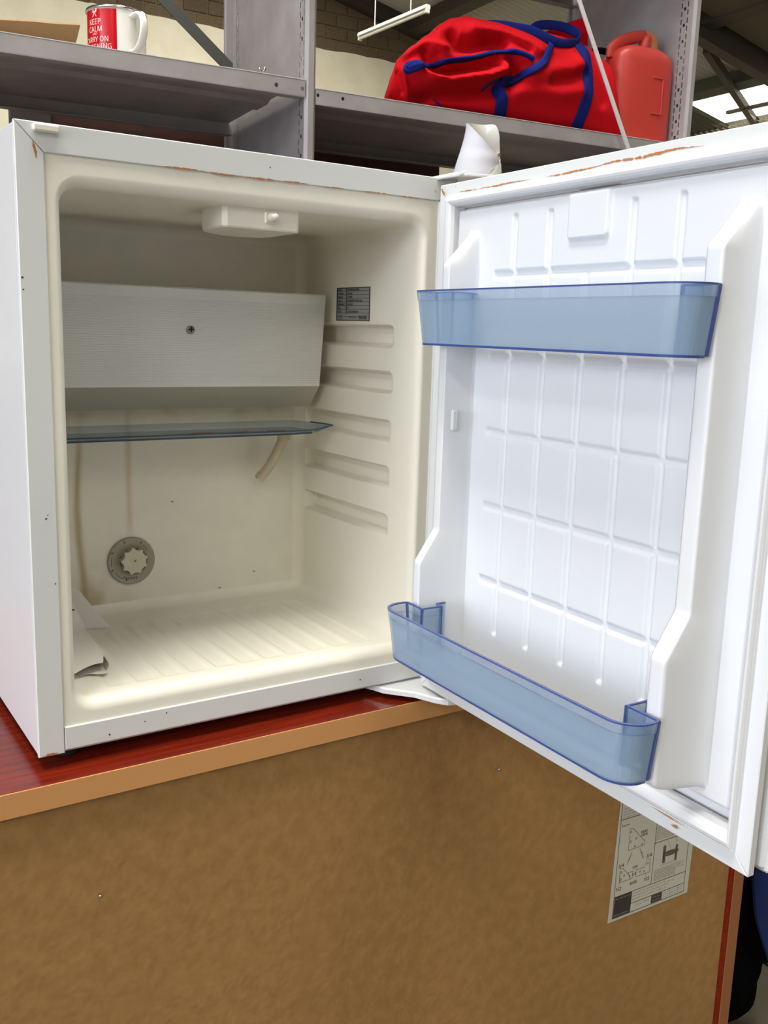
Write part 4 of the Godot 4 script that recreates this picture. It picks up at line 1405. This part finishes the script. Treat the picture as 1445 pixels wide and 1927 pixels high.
# ------------------------------------------------------------------ mug and cardboard
func shelf_goods() -> void:
	var at := rack * Vector3(-0.2655, 0.7340, -0.125)
	var dir := CAM - at
	var yaw := atan2(dir.x, dir.z)
	var mug := thing("mug", "white enamel mug with a red band of white lettering on the upper left shelf", "mug", Transform3D(Basis(Vector3.UP, yaw), at))
	var R := 0.0425
	put("body", lathe([[0.0, 0.0], [R - 0.004, 0.0], [R - 0.001, 0.002], [R, 0.006], [R, 0.080], [R - 0.0015, 0.080], [R - 0.0018, 0.006], [0.0, 0.004]], 64), M.mug_white, mug)
	put("metal_rim", lathe([[R - 0.0022, 0.0785], [R + 0.0016, 0.0780], [R + 0.0022, 0.0800], [R + 0.0014, 0.0824], [R - 0.0010, 0.0828], [R - 0.0024, 0.0815], [R - 0.0022, 0.0785]], 64), M.steel, mug)
	var hp := []
	var ha := deg_to_rad(33.0)
	var out := Vector3(sin(ha), 0, cos(ha))
	for q in [[R - 0.001, 0.070], [R + 0.010, 0.0725], [R + 0.020, 0.0705], [R + 0.0265, 0.062], [R + 0.0275, 0.050], [R + 0.0245, 0.038], [R + 0.017, 0.028], [R + 0.006, 0.0225], [R - 0.001, 0.0235]]:
		hp.append(out * q[0] + Vector3(0, q[1], 0))
	put("handle", tube(spline(hp, 4), 0.0028, 0.0064, 14, Vector3(cos(ha), 0, -sin(ha))), M.mug_white, mug)
	# the printed band
	var a0 := deg_to_rad(-94.0)
	var a1 := deg_to_rad(0.0)
	var pxmm := 5.0
	var wmm := R * (a1 - a0) * 1000.0
	var hmm := 72.0
	var img := Image.create(int(wmm * pxmm), int(hmm * pxmm), false, Image.FORMAT_RGBA8)
	img.fill(rgb(196, 12, 28))
	var cxp := wmm * 0.5 * pxmm
	var white := rgb(244, 240, 236)
	for w in [["KEEP", 55.0, 7.6, 1.0], ["CALM", 45.0, 7.6, 1.0], ["AND", 38.6, 3.4, 1.0], ["CARRY ON", 31.0, 7.2, 0.98], ["GARDENING", 21.0, 7.0, 1.0]]:
		print_text(img, w[0], Vector2(cxp, (hmm - w[1]) * pxmm), w[2] * pxmm, white, 0.0, false, w[3])
	# crossed trowel and fork
	line(img, Vector2(cxp - 18, (hmm - 62) * pxmm), Vector2(cxp + 8, (hmm - 70) * pxmm), 6, white)
	line(img, Vector2(cxp + 18, (hmm - 62) * pxmm), Vector2(cxp - 8, (hmm - 69) * pxmm), 5, white)
	for k in 6:
		line(img, Vector2(cxp + 8 + k, (hmm - 68.5) * pxmm), Vector2(cxp + 14 + k, (hmm - 72) * pxmm), 10, white)
	for k in 3:
		line(img, Vector2(cxp - 20 + k * 8, (hmm - 68) * pxmm), Vector2(cxp - 24 + k * 8, (hmm - 71.5) * pxmm), 3, white)
	line(img, Vector2(cxp - 20, (hmm - 68) * pxmm), Vector2(cxp - 2, (hmm - 68) * pxmm), 4, white)
	var m := mat("mug_print", Color.WHITE, 0.15)
	m.albedo_texture = tex(img)
	put("red_band", surf(33, 2, func(i: int, j: int) -> Vector3:
		var a := lerpf(a0, a1, i / 32.0)
		return Vector3(sin(a) * (R + 0.0003), 0.005 + 0.072 * (1 - j), cos(a) * (R + 0.0003)), true), m, mug)
	var cd := thing("cardboard_piece", "curled offcut of brown cardboard lying beside the mug on the upper left shelf", "cardboard", rack)
	var cs := func(i: int, j: int, off: float) -> Vector3:
		var a := i / 16.0
		var w := -0.096 + 0.050 * a - 0.010 * a * a
		var x0 := lerpf(-0.72, -0.3400 + 0.009 * a, j / 12.0)
		var y := 0.7352 + off + (0.024 * a + 0.014 * a * a) * clampf(1.0 + (x0 + 0.33) * 2.6, 0.35, 1.0)
		var x := x0
		return Vector3(x, y + 0.0006 * sin(j * 2.1) * a, w - off)
	put("sheet", surf(17, 13, func(i: int, j: int) -> Vector3: return cs.call(i, j, 0.0)), M.card, cd)
	put("sheet", surf(17, 13, func(i: int, j: int) -> Vector3: return cs.call(i, j, 0.0024), true), M.card, cd)
	put("cut_edge", surf(17, 2, func(i: int, j: int) -> Vector3: return cs.call(i, 12, 0.0024 * j)), M.card, cd)
	put("cut_edge", surf(2, 13, func(i: int, j: int) -> Vector3: return cs.call(16, j, 0.0024 * i), true), M.card, cd)

# ------------------------------------------------------------------ duffel bag
const CREST := [[0.136, 0.745], [0.144, 0.781], [0.153, 0.807], [0.181, 0.833], [0.205, 0.853], [0.234, 0.878], [0.253, 0.890], [0.284, 0.898], [0.412, 0.899], [0.48, 0.898], [0.539, 0.889], [0.577, 0.867], [0.604, 0.847], [0.66, 0.820]]
# creases of the cloth: polyline, height, half width
const FOLDS := [
	[[[0.187, 0.782], [0.205, 0.778], [0.221, 0.771], [0.252, 0.771], [0.294, 0.783], [0.324, 0.790], [0.360, 0.808]], 0.0264, 0.011],
	[[[0.193, 0.740], [0.221, 0.750], [0.252, 0.757], [0.284, 0.761], [0.317, 0.767], [0.345, 0.772]], -0.0248, 0.012],
	[[[0.205, 0.788], [0.243, 0.787], [0.283, 0.795], [0.323, 0.805], [0.345, 0.812]], -0.0217, 0.010],
	[[[0.176, 0.782], [0.208, 0.792], [0.262, 0.806], [0.314, 0.821], [0.369, 0.834], [0.410, 0.829]], 0.0093, 0.009],
	[[[0.253, 0.842], [0.261, 0.830], [0.291, 0.832], [0.321, 0.842], [0.352, 0.846]], -0.0248, 0.013],
	[[[0.300, 0.866], [0.350, 0.866], [0.400, 0.856], [0.43, 0.848]], 0.0109, 0.012],
	[[[0.320, 0.850], [0.370, 0.856], [0.41, 0.846]], -0.0093, 0.007],
	[[[0.172, 0.806], [0.184, 0.817], [0.210, 0.827], [0.234, 0.822], [0.249, 0.824]], 0.0139, 0.008],
	[[[0.203, 0.815], [0.209, 0.802], [0.227, 0.802]], -0.0139, 0.008],
	[[[0.372, 0.815], [0.385, 0.800], [0.372, 0.786]], -0.0217, 0.013],
	[[[0.165, 0.775], [0.172, 0.755], [0.178, 0.738]], 0.0093, 0.007],
	[[[0.155, 0.775], [0.165, 0.750]], -0.0078, 0.006],
	[[[0.227, 0.742], [0.262, 0.738], [0.31, 0.737], [0.345, 0.740]], 0.0093, 0.010],
	[[[0.420, 0.805], [0.450, 0.812], [0.500, 0.826], [0.52, 0.838]], 0.0109, 0.016],
	[[[0.39, 0.770], [0.43, 0.778], [0.48, 0.780], [0.52, 0.790]], 0.0093, 0.014],
	[[[0.46, 0.800], [0.50, 0.808], [0.53, 0.822]], -0.0078, 0.008],
	[[[0.545, 0.845], [0.560, 0.810], [0.575, 0.780]], -0.0062, 0.010],
]
const BAG_Y := 0.7250

func crest(x: float) -> float:
	for k in CREST.size() - 1:
		if x <= CREST[k + 1][0]:
			return lerpf(CREST[k][1], CREST[k + 1][1], sm(0, 1, clampf((x - CREST[k][0]) / (CREST[k + 1][0] - CREST[k][0]), 0, 1)) * 0.4 + 0.6 * clampf((x - CREST[k][0]) / (CREST[k + 1][0] - CREST[k][0]), 0, 1))
	return CREST[CREST.size() - 1][1]

func fold_at(x: float, y: float) -> float:
	var d := 0.0
	var p := Vector2(x, y)
	for f in FOLDS:
		var best := 1.0
		var pts: Array = f[0]
		for k in pts.size() - 1:
			var a := Vector2(pts[k][0], pts[k][1])
			var b := Vector2(pts[k + 1][0], pts[k + 1][1])
			best = minf(best, p.distance_to(Geometry2D.get_closest_point_to_segment(p, a, b)))
		d += f[1] * exp(-pow(best / f[2], 2.0))
	return d

func bag_half(x: float) -> Vector2:
	# (middle, half depth) of the bag across the shelf
	var l := sm(0.13, 0.24, x)
	var r := sm(0.52, 0.63, x)
	var a := lerpf(0.045, 0.092, l)
	var c := lerpf(-0.085, -0.112, l)
	return Vector2(lerpf(c, -0.052, r), lerpf(a, 0.034, r))

func bag_shift(w: float) -> float:
	return 0.56 * clampf(-0.02 - w, 0.0, 0.085)

# point of the bag's front at (x, y), lifted off the cloth by lift
func bag_front(x: float, y: float, lift: float) -> Vector3:
	var hh := crest(x) - BAG_Y
	var s := clampf(2.0 * (y - BAG_Y) / hh - 1.0, -0.995, 0.995)
	var sn := signf(s) * pow(absf(s), 1.3)
	var cs := sqrt(1.0 - sn * sn)
	var ca := bag_half(x)
	var w := ca.x + ca.y * pow(cs, 2.0 / 2.6)
	w += fold_at(x, y) * cs + lift * maxf(cs, 0.4)
	return Vector3(x + bag_shift(w), y + lift * maxf(sn, 0.0), w)

func bag_body() -> ArrayMesh:
	var nu := 190
	var nv := 120
	return surf(nu + 2, nv + 1, func(i: int, j: int) -> Vector3:
		var u := clampf(float(i - 1) / (nu - 1), 0.0, 1.0)
		var phi := TAU * j / nv - PI / 2
		var sn := sin(phi)
		var cs := cos(phi)
		var q := 0.5 + 0.5 * signf(sn) * pow(absf(sn), 2.0 / 2.6)
		var x := lerpf(0.137, 0.628 - 0.035 * q, u)
		var hh := crest(x) - BAG_Y
		var ca := bag_half(x)
		var y := BAG_Y + hh * q
		var w := ca.x + ca.y * signf(cs) * pow(absf(cs), 2.0 / 2.6)
		var front := maxf(cs, 0.0)
		w += fold_at(x, y) * front
		if i == 0 or i == nu + 1:
			y = BAG_Y + hh * 0.45
			w = ca.x
			x = 0.132 if i == 0 else 0.622
		return Vector3(x + bag_shift(w), y, w), true)

func bag_band(pts: Array, half: float, lift: float, thick := 0.0018) -> ArrayMesh:
	var path := []
	for p in pts:
		path.append(Vector3(p[0], p[1], 0))
	path = spline(path, 6)
	# follows the cloth across its width; top face, then the two edges turned down
	var n := path.size()
	return surf(9, n, func(i: int, j: int) -> Vector3:
		var t: Vector3 = (path[mini(j + 1, n - 1)] - path[maxi(j - 1, 0)]).normalized()
		var k: float = [-1.02, -1.0, -0.9, -0.5, 0.0, 0.5, 0.9, 1.0, 1.02][i]
		var l: float = [-0.004, lift * 0.3, lift + thick * 0.6, lift + thick, lift + thick, lift + thick, lift + thick * 0.6, lift * 0.3, -0.004][i]
		var p: Vector3 = path[j] + Vector3(-t.y, t.x, 0) * half * k
		return bag_front(p.x, p.y, l), true)

func duffel_bag() -> void:
	var b := thing("duffel_bag", "crumpled red cloth duffel bag with royal blue straps lying on the right shelf", "bag", rack)
	put("body", bag_body(), M.red_cloth, b)
	put("zip", bag_band([[0.172, 0.7815], [0.190, 0.786], [0.208, 0.791], [0.235, 0.798], [0.262, 0.805], [0.290, 0.812], [0.314, 0.820], [0.342, 0.830], [0.369, 0.834], [0.392, 0.833], [0.412, 0.827]], 0.0038, 0.0022, 0.0030), M.blue_web, b)
	put("zip_end", bag_band([[0.206, 0.7905], [0.190, 0.7905], [0.174, 0.787], [0.1685, 0.780], [0.174, 0.775], [0.190, 0.780], [0.204, 0.788]], 0.0030, 0.0030, 0.0026), M.blue_web, b)
	put("piping", bag_band([[0.318, 0.771], [0.337, 0.782], [0.355, 0.790], [0.366, 0.788]], 0.0016, 0.0015, 0.0016), M.blue_dark, b)
	put("piping", bag_band([[0.224, 0.748], [0.232, 0.742], [0.242, 0.736], [0.254, 0.730]], 0.0016, 0.0012, 0.0014), M.blue_dark, b)
	var top_pipe := []
	for k in 12:
		var x := lerpf(0.258, 0.405, k / 11.0)
		top_pipe.append(Vector3(x + bag_shift(-0.11), crest(x) + 0.0012, -0.108))
	put("piping", tube(top_pipe, 0.0024, 0.0020, 8), M.blue_dark, b)
	put("strap", bag_band([[0.347, 0.783], [0.352, 0.776], [0.358, 0.764], [0.360, 0.750], [0.358, 0.728]], 0.0122, 0.0050), M.blue_web, b)
	put("strap", bag_band([[0.512, 0.884], [0.524, 0.868], [0.533, 0.852], [0.538, 0.833], [0.541, 0.804], [0.539, 0.779], [0.532, 0.753], [0.524, 0.730]], 0.0118, 0.0016), M.blue_web, b)
	put("handle", bag_band([[0.456, 0.857], [0.448, 0.845], [0.439, 0.830], [0.421, 0.816], [0.399, 0.803], [0.377, 0.793], [0.355, 0.784]], 0.0062, 0.0055, 0.0030), M.blue_web, b)
	var lp := []
	for p in [[0.356, 0.888, -0.075], [0.374, 0.886, -0.058], [0.397, 0.883, -0.046], [0.424, 0.880, -0.036], [0.448, 0.871, -0.028], [0.474, 0.866, -0.026], [0.503, 0.870, -0.030], [0.530, 0.880, -0.044], [0.5445, 0.897, -0.062], [0.536, 0.909, -0.075], [0.514, 0.9135, -0.082], [0.490, 0.913, -0.088], [0.473, 0.909, -0.094], [0.463, 0.898, -0.100]]:
		lp.append(Vector3(p[0], p[1], p[2]))
	put("handle", tube(spline(lp, 5), 0.0022, 0.0078, 12, Vector3(0, 1, 0.25)), M.blue_web, b)
	# upper flap of cloth standing up behind the handle loop
	var flap := surf(9, 13, func(i: int, j: int) -> Vector3:
		var u := i / 8.0
		var a := TAU * j / 12.0
		var base := Vector3(lerpf(0.475, 0.600, u), 0.884, -0.108)
		var tip := Vector3(lerpf(0.505, 0.5965, u), lerpf(0.908, 0.949, pow(u, 0.8)), -0.112)
		var k := 0.5 - 0.5 * cos(a)
		return base.lerp(tip, k) + Vector3(0, 0, 0.006 * sin(a)))
	put("flap", flap, M.red_cloth, b)
	put("lining_or_shade", tube([Vector3(0.596, 0.884, -0.085), Vector3(0.612, 0.886, -0.080), Vector3(0.628, 0.884, -0.074)], 0.004, 0.006, 10), M.black_cloth_or_shade, b)

# ------------------------------------------------------------------ plastic can
func jerry_can() -> void:
	var c := thing("jerry_can", "faded red plastic jerry can with a moulded top handle standing right of the duffel bag", "can", rack * Transform3D(Basis(), Vector3(0.696, 0.7243, -0.072)))
	var prof := [[0.0, 0.0, 0.0], [0.060, 0.030, 0.0], [0.0665, 0.0345, 0.004], [0.0690, 0.0365, 0.010], [0.0690, 0.0365, 0.080], [0.0695, 0.0370, 0.120], [0.0690, 0.0365, 0.146], [0.0660, 0.0350, 0.157], [0.0580, 0.0310, 0.1660], [0.0430, 0.0250, 0.1725], [0.0200, 0.0140, 0.1765], [0.0, 0.0, 0.1770]]
	put("body", surf(81, prof.size(), func(i: int, j: int) -> Vector3:
		var a := TAU * i / 80.0
		var e := 2.0 / 3.4
		return Vector3(prof[j][0] * signf(sin(a)) * pow(absf(sin(a)), e), prof[j][2], prof[j][1] * signf(cos(a)) * pow(absf(cos(a)), e))), M.can_red, c)
	# raised panel outline on the front face
	var st := begin()
	bar(st, Vector3(0.0065, 0.1190, 0.0372), Vector3(0.0320, 0.1190, 0.0370), 0.0030, 0.0020)
	bar(st, Vector3(0.0320, 0.1200, 0.0370), Vector3(0.0320, 0.0560, 0.0370), 0.0024, 0.0018, Vector3.RIGHT)
	bar(st, Vector3(0.0060, 0.0555, 0.0370), Vector3(0.0320, 0.0560, 0.0370), 0.0026, 0.0020)
	put("moulded_rib", st.commit(), M.can_red, c)
	put("neck", tube([Vector3(0.012, 0.168, 0), Vector3(0.0115, 0.185, 0), Vector3(0.013, 0.198, 0)], 0.0125, 0.010, 16, Vector3.RIGHT), M.can_red, c)
	put("handle", tube(spline([Vector3(-0.066, 0.150, 0), Vector3(-0.066, 0.163, 0), Vector3(-0.055, 0.175, 0), Vector3(-0.035, 0.186, 0), Vector3(-0.010, 0.1945, 0), Vector3(0.010, 0.199, 0)], 5), 0.011, 0.0072, 16, Vector3.BACK), M.can_red, c)
	put("pouring_loop", tube(spline([Vector3(0.002, 0.1975, 0), Vector3(0.014, 0.2010, 0), Vector3(0.025, 0.2005, 0), Vector3(0.0325, 0.1950, 0), Vector3(0.0350, 0.183, 0), Vector3(0.0350, 0.164, 0)], 5), 0.009, 0.0034, 16, Vector3.BACK), M.can_worn, c)

# ------------------------------------------------------------------ rod and rolled paper
func rod_and_roll() -> void:
	var along := Vector3(0.1244, -0.2137, 0.0)
	var a := Vector3(0.4841, 0.9244, 0.013) - along * 0.55
	var k := (FLOOR_Y + 0.002 - a.y) / along.y
	var b := a + along * k
	var rd := thing("metal_rod", "thin polished metal rod leaning diagonally against the shelving in front of the red bag", "rod", rack)
	put("shaft", tube([a, a.lerp(b, 0.3), a.lerp(b, 0.6), b], 0.0037, 0.0037, 16), M.rod_steel, rd)
	put("rounded_tip", tube([a, a - along * 0.02], 0.0037, 0.0037, 12), M.rod_steel, rd)
	# rolled poster standing on the desk beyond the fridge, drawn in to a cone at its top
	var base := Vector3(0.6035, -0.0113, -0.20)
	var dir := CAM - base
	var rl := thing("paper_roll", "white paper rolled into a cone standing behind the hinge corner of the refrigerator", "paper", Transform3D(Basis(Vector3.UP, atan2(dir.x, dir.z)), base))
	var top := 0.6310
	var radius := func(d: float) -> float:   # d: distance below the top
		return 0.0202 + 0.0118 * sm(0.0, 0.085, d) + 0.003 * sm(0.08, 0.4, d)
	# outer sheet: its cut edge falls from the left of the top to a corner on the right and back again
	var outer := func(i: int, j: int, off: float) -> Vector3:
		var d := 0.6295 * pow(j / 40.0, 1.6)
		var r: float = radius.call(d) + 0.0012 + off
		var e := 0.0
		if d < 0.0435:
			e = lerpf(-1.0, 1.02, d / 0.0435)
		else:
			e = lerpf(1.02, -1.2, clampf((d - 0.0435) / 0.075, 0.0, 1.0))
		var ae := asin(clampf(e, -1.0, 1.0)) + maxf(0.0, e - 1.0) * 4.0
		if e < -1.0:
			ae = -PI / 2 - 0.2
		var ang := lerpf(-2.9, ae, i / 24.0)
		return Vector3(sin(ang) * r - 0.0075 * sm(0.0, 0.07, d) * 0.6, top - 0.001 - d, cos(ang) * r)
	put("outer_sheet", surf(25, 41, func(i: int, j: int) -> Vector3: return outer.call(i, j, 0.0), true), M.paper_white, rl)
	put("outer_sheet", surf(25, 41, func(i: int, j: int) -> Vector3: return outer.call(i, j, -0.0003)), M.paper_white, rl)
	var inner := func(i: int, j: int, off: float) -> Vector3:
		var d0 := 0.0005 + 0.022 * sm(0.42, 0.0, i / 60.0) * sm(0.42, 0.0, i / 60.0)
		var d := d0 + (0.6320 - d0) * pow(j / 40.0, 1.6)
		var ang := lerpf(lerpf(1.40, 0.25, sm(0.036, 0.052, d)), 4.75, i / 60.0)
		var r: float = radius.call(d) - off
		return Vector3(sin(ang) * r - 0.0075 * sm(0.0, 0.07, d) * 0.6, top + 0.002 - d, cos(ang) * r)
	put("inner_sheet", surf(61, 41, func(i: int, j: int) -> Vector3: return inner.call(i, j, 0.0), true), M.paper_gloss, rl)
	put("inner_sheet", surf(61, 41, func(i: int, j: int) -> Vector3: return inner.call(i, j, 0.0004)), M.paper_gloss, rl)

# ------------------------------------------------------------------ coat by the desk's end, with black pieces standing in for shade
func coat() -> void:
	var n := FastNoiseLite.new()
	n.seed = 8
	n.frequency = 3.0
	var t := thing("coat", "navy blue coat and added black shade sheet hanging beyond the right end of the desk", "coat")
	var cloth := func(x0t: float, x0b: float, x1: float, y0: float, y1: float, z: float, nx: int, flip: bool, off: float) -> ArrayMesh:
		return surf(nx, 30, func(i: int, j: int) -> Vector3:
			var v := j / 29.0
			var u := float(i) / (nx - 1)
			var x := lerpf(lerpf(x0t, x0b, pow(v, 6.0)), x1, u)
			var y := lerpf(y1, y0, v) + 0.012 * n.get_noise_1d(u * 3.0) * v
			return Vector3(x, y, z + 0.014 * sin(x * 46.0 + v * 1.2) * (0.5 + 0.5 * v) + 0.01 * n.get_noise_2d(x * 3.0, y * 2.0) + off), flip)
	put("outer_cloth", cloth.call(1.039, 1.104, 1.50, -0.635, 0.05, 0.005, 70, true, 0.0), M.navy_cloth, t)
	put("outer_cloth", cloth.call(1.039, 1.104, 1.50, -0.635, 0.05, 0.005, 70, false, -0.004), M.navy_cloth, t)
	put("lining_or_shade", cloth.call(0.972, 0.972, 1.46, -0.690, 0.05, -0.078, 60, true, 0.0), M.black_cloth_or_shade, t)  # black sheet put in for the dark shade behind the coat
	put("stand_pole", tube([Vector3(1.45, FLOOR_Y, -0.09), Vector3(1.45, 0.2, -0.09)], 0.014, 0.014, 14, Vector3.RIGHT), M.hall_steel, t)
	put("stand_foot", lathe([[0.0, 0.0], [0.17, 0.0], [0.17, 0.010], [0.03, 0.025], [0.0, 0.025]], 32), M.hall_steel, t, Transform3D(Basis(), Vector3(1.45, FLOOR_Y, -0.09)))
	put("stand_arm", tube([Vector3(1.45, 0.06, -0.09), Vector3(1.20, 0.052, -0.02), Vector3(0.99, 0.048, -0.03)], 0.008, 0.008, 10), M.hall_steel, t)
	var s := thing("shade_sack", "added black heap standing in for shade on the floor beside the desk", "shade_sack", Transform3D(Basis(), Vector3(1.074, FLOOR_Y, -0.075)))  # black heap added to fill the shaded gap above the floor
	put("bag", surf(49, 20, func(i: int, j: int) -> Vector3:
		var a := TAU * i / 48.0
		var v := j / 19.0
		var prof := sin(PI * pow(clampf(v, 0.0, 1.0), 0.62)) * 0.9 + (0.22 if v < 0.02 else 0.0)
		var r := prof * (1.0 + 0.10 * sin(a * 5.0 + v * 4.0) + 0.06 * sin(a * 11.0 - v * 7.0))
		return Vector3(sin(a) * r * 0.100, 0.24 * pow(v, 0.9), cos(a) * r * 0.062)), M.sack_shade_black, s)
	put("tied_neck", tube([Vector3(0, 0.22, 0), Vector3(0.01, 0.26, 0), Vector3(0.03, 0.285, 0.0)], 0.018, 0.012, 12, Vector3.RIGHT), M.sack_shade_black, s)
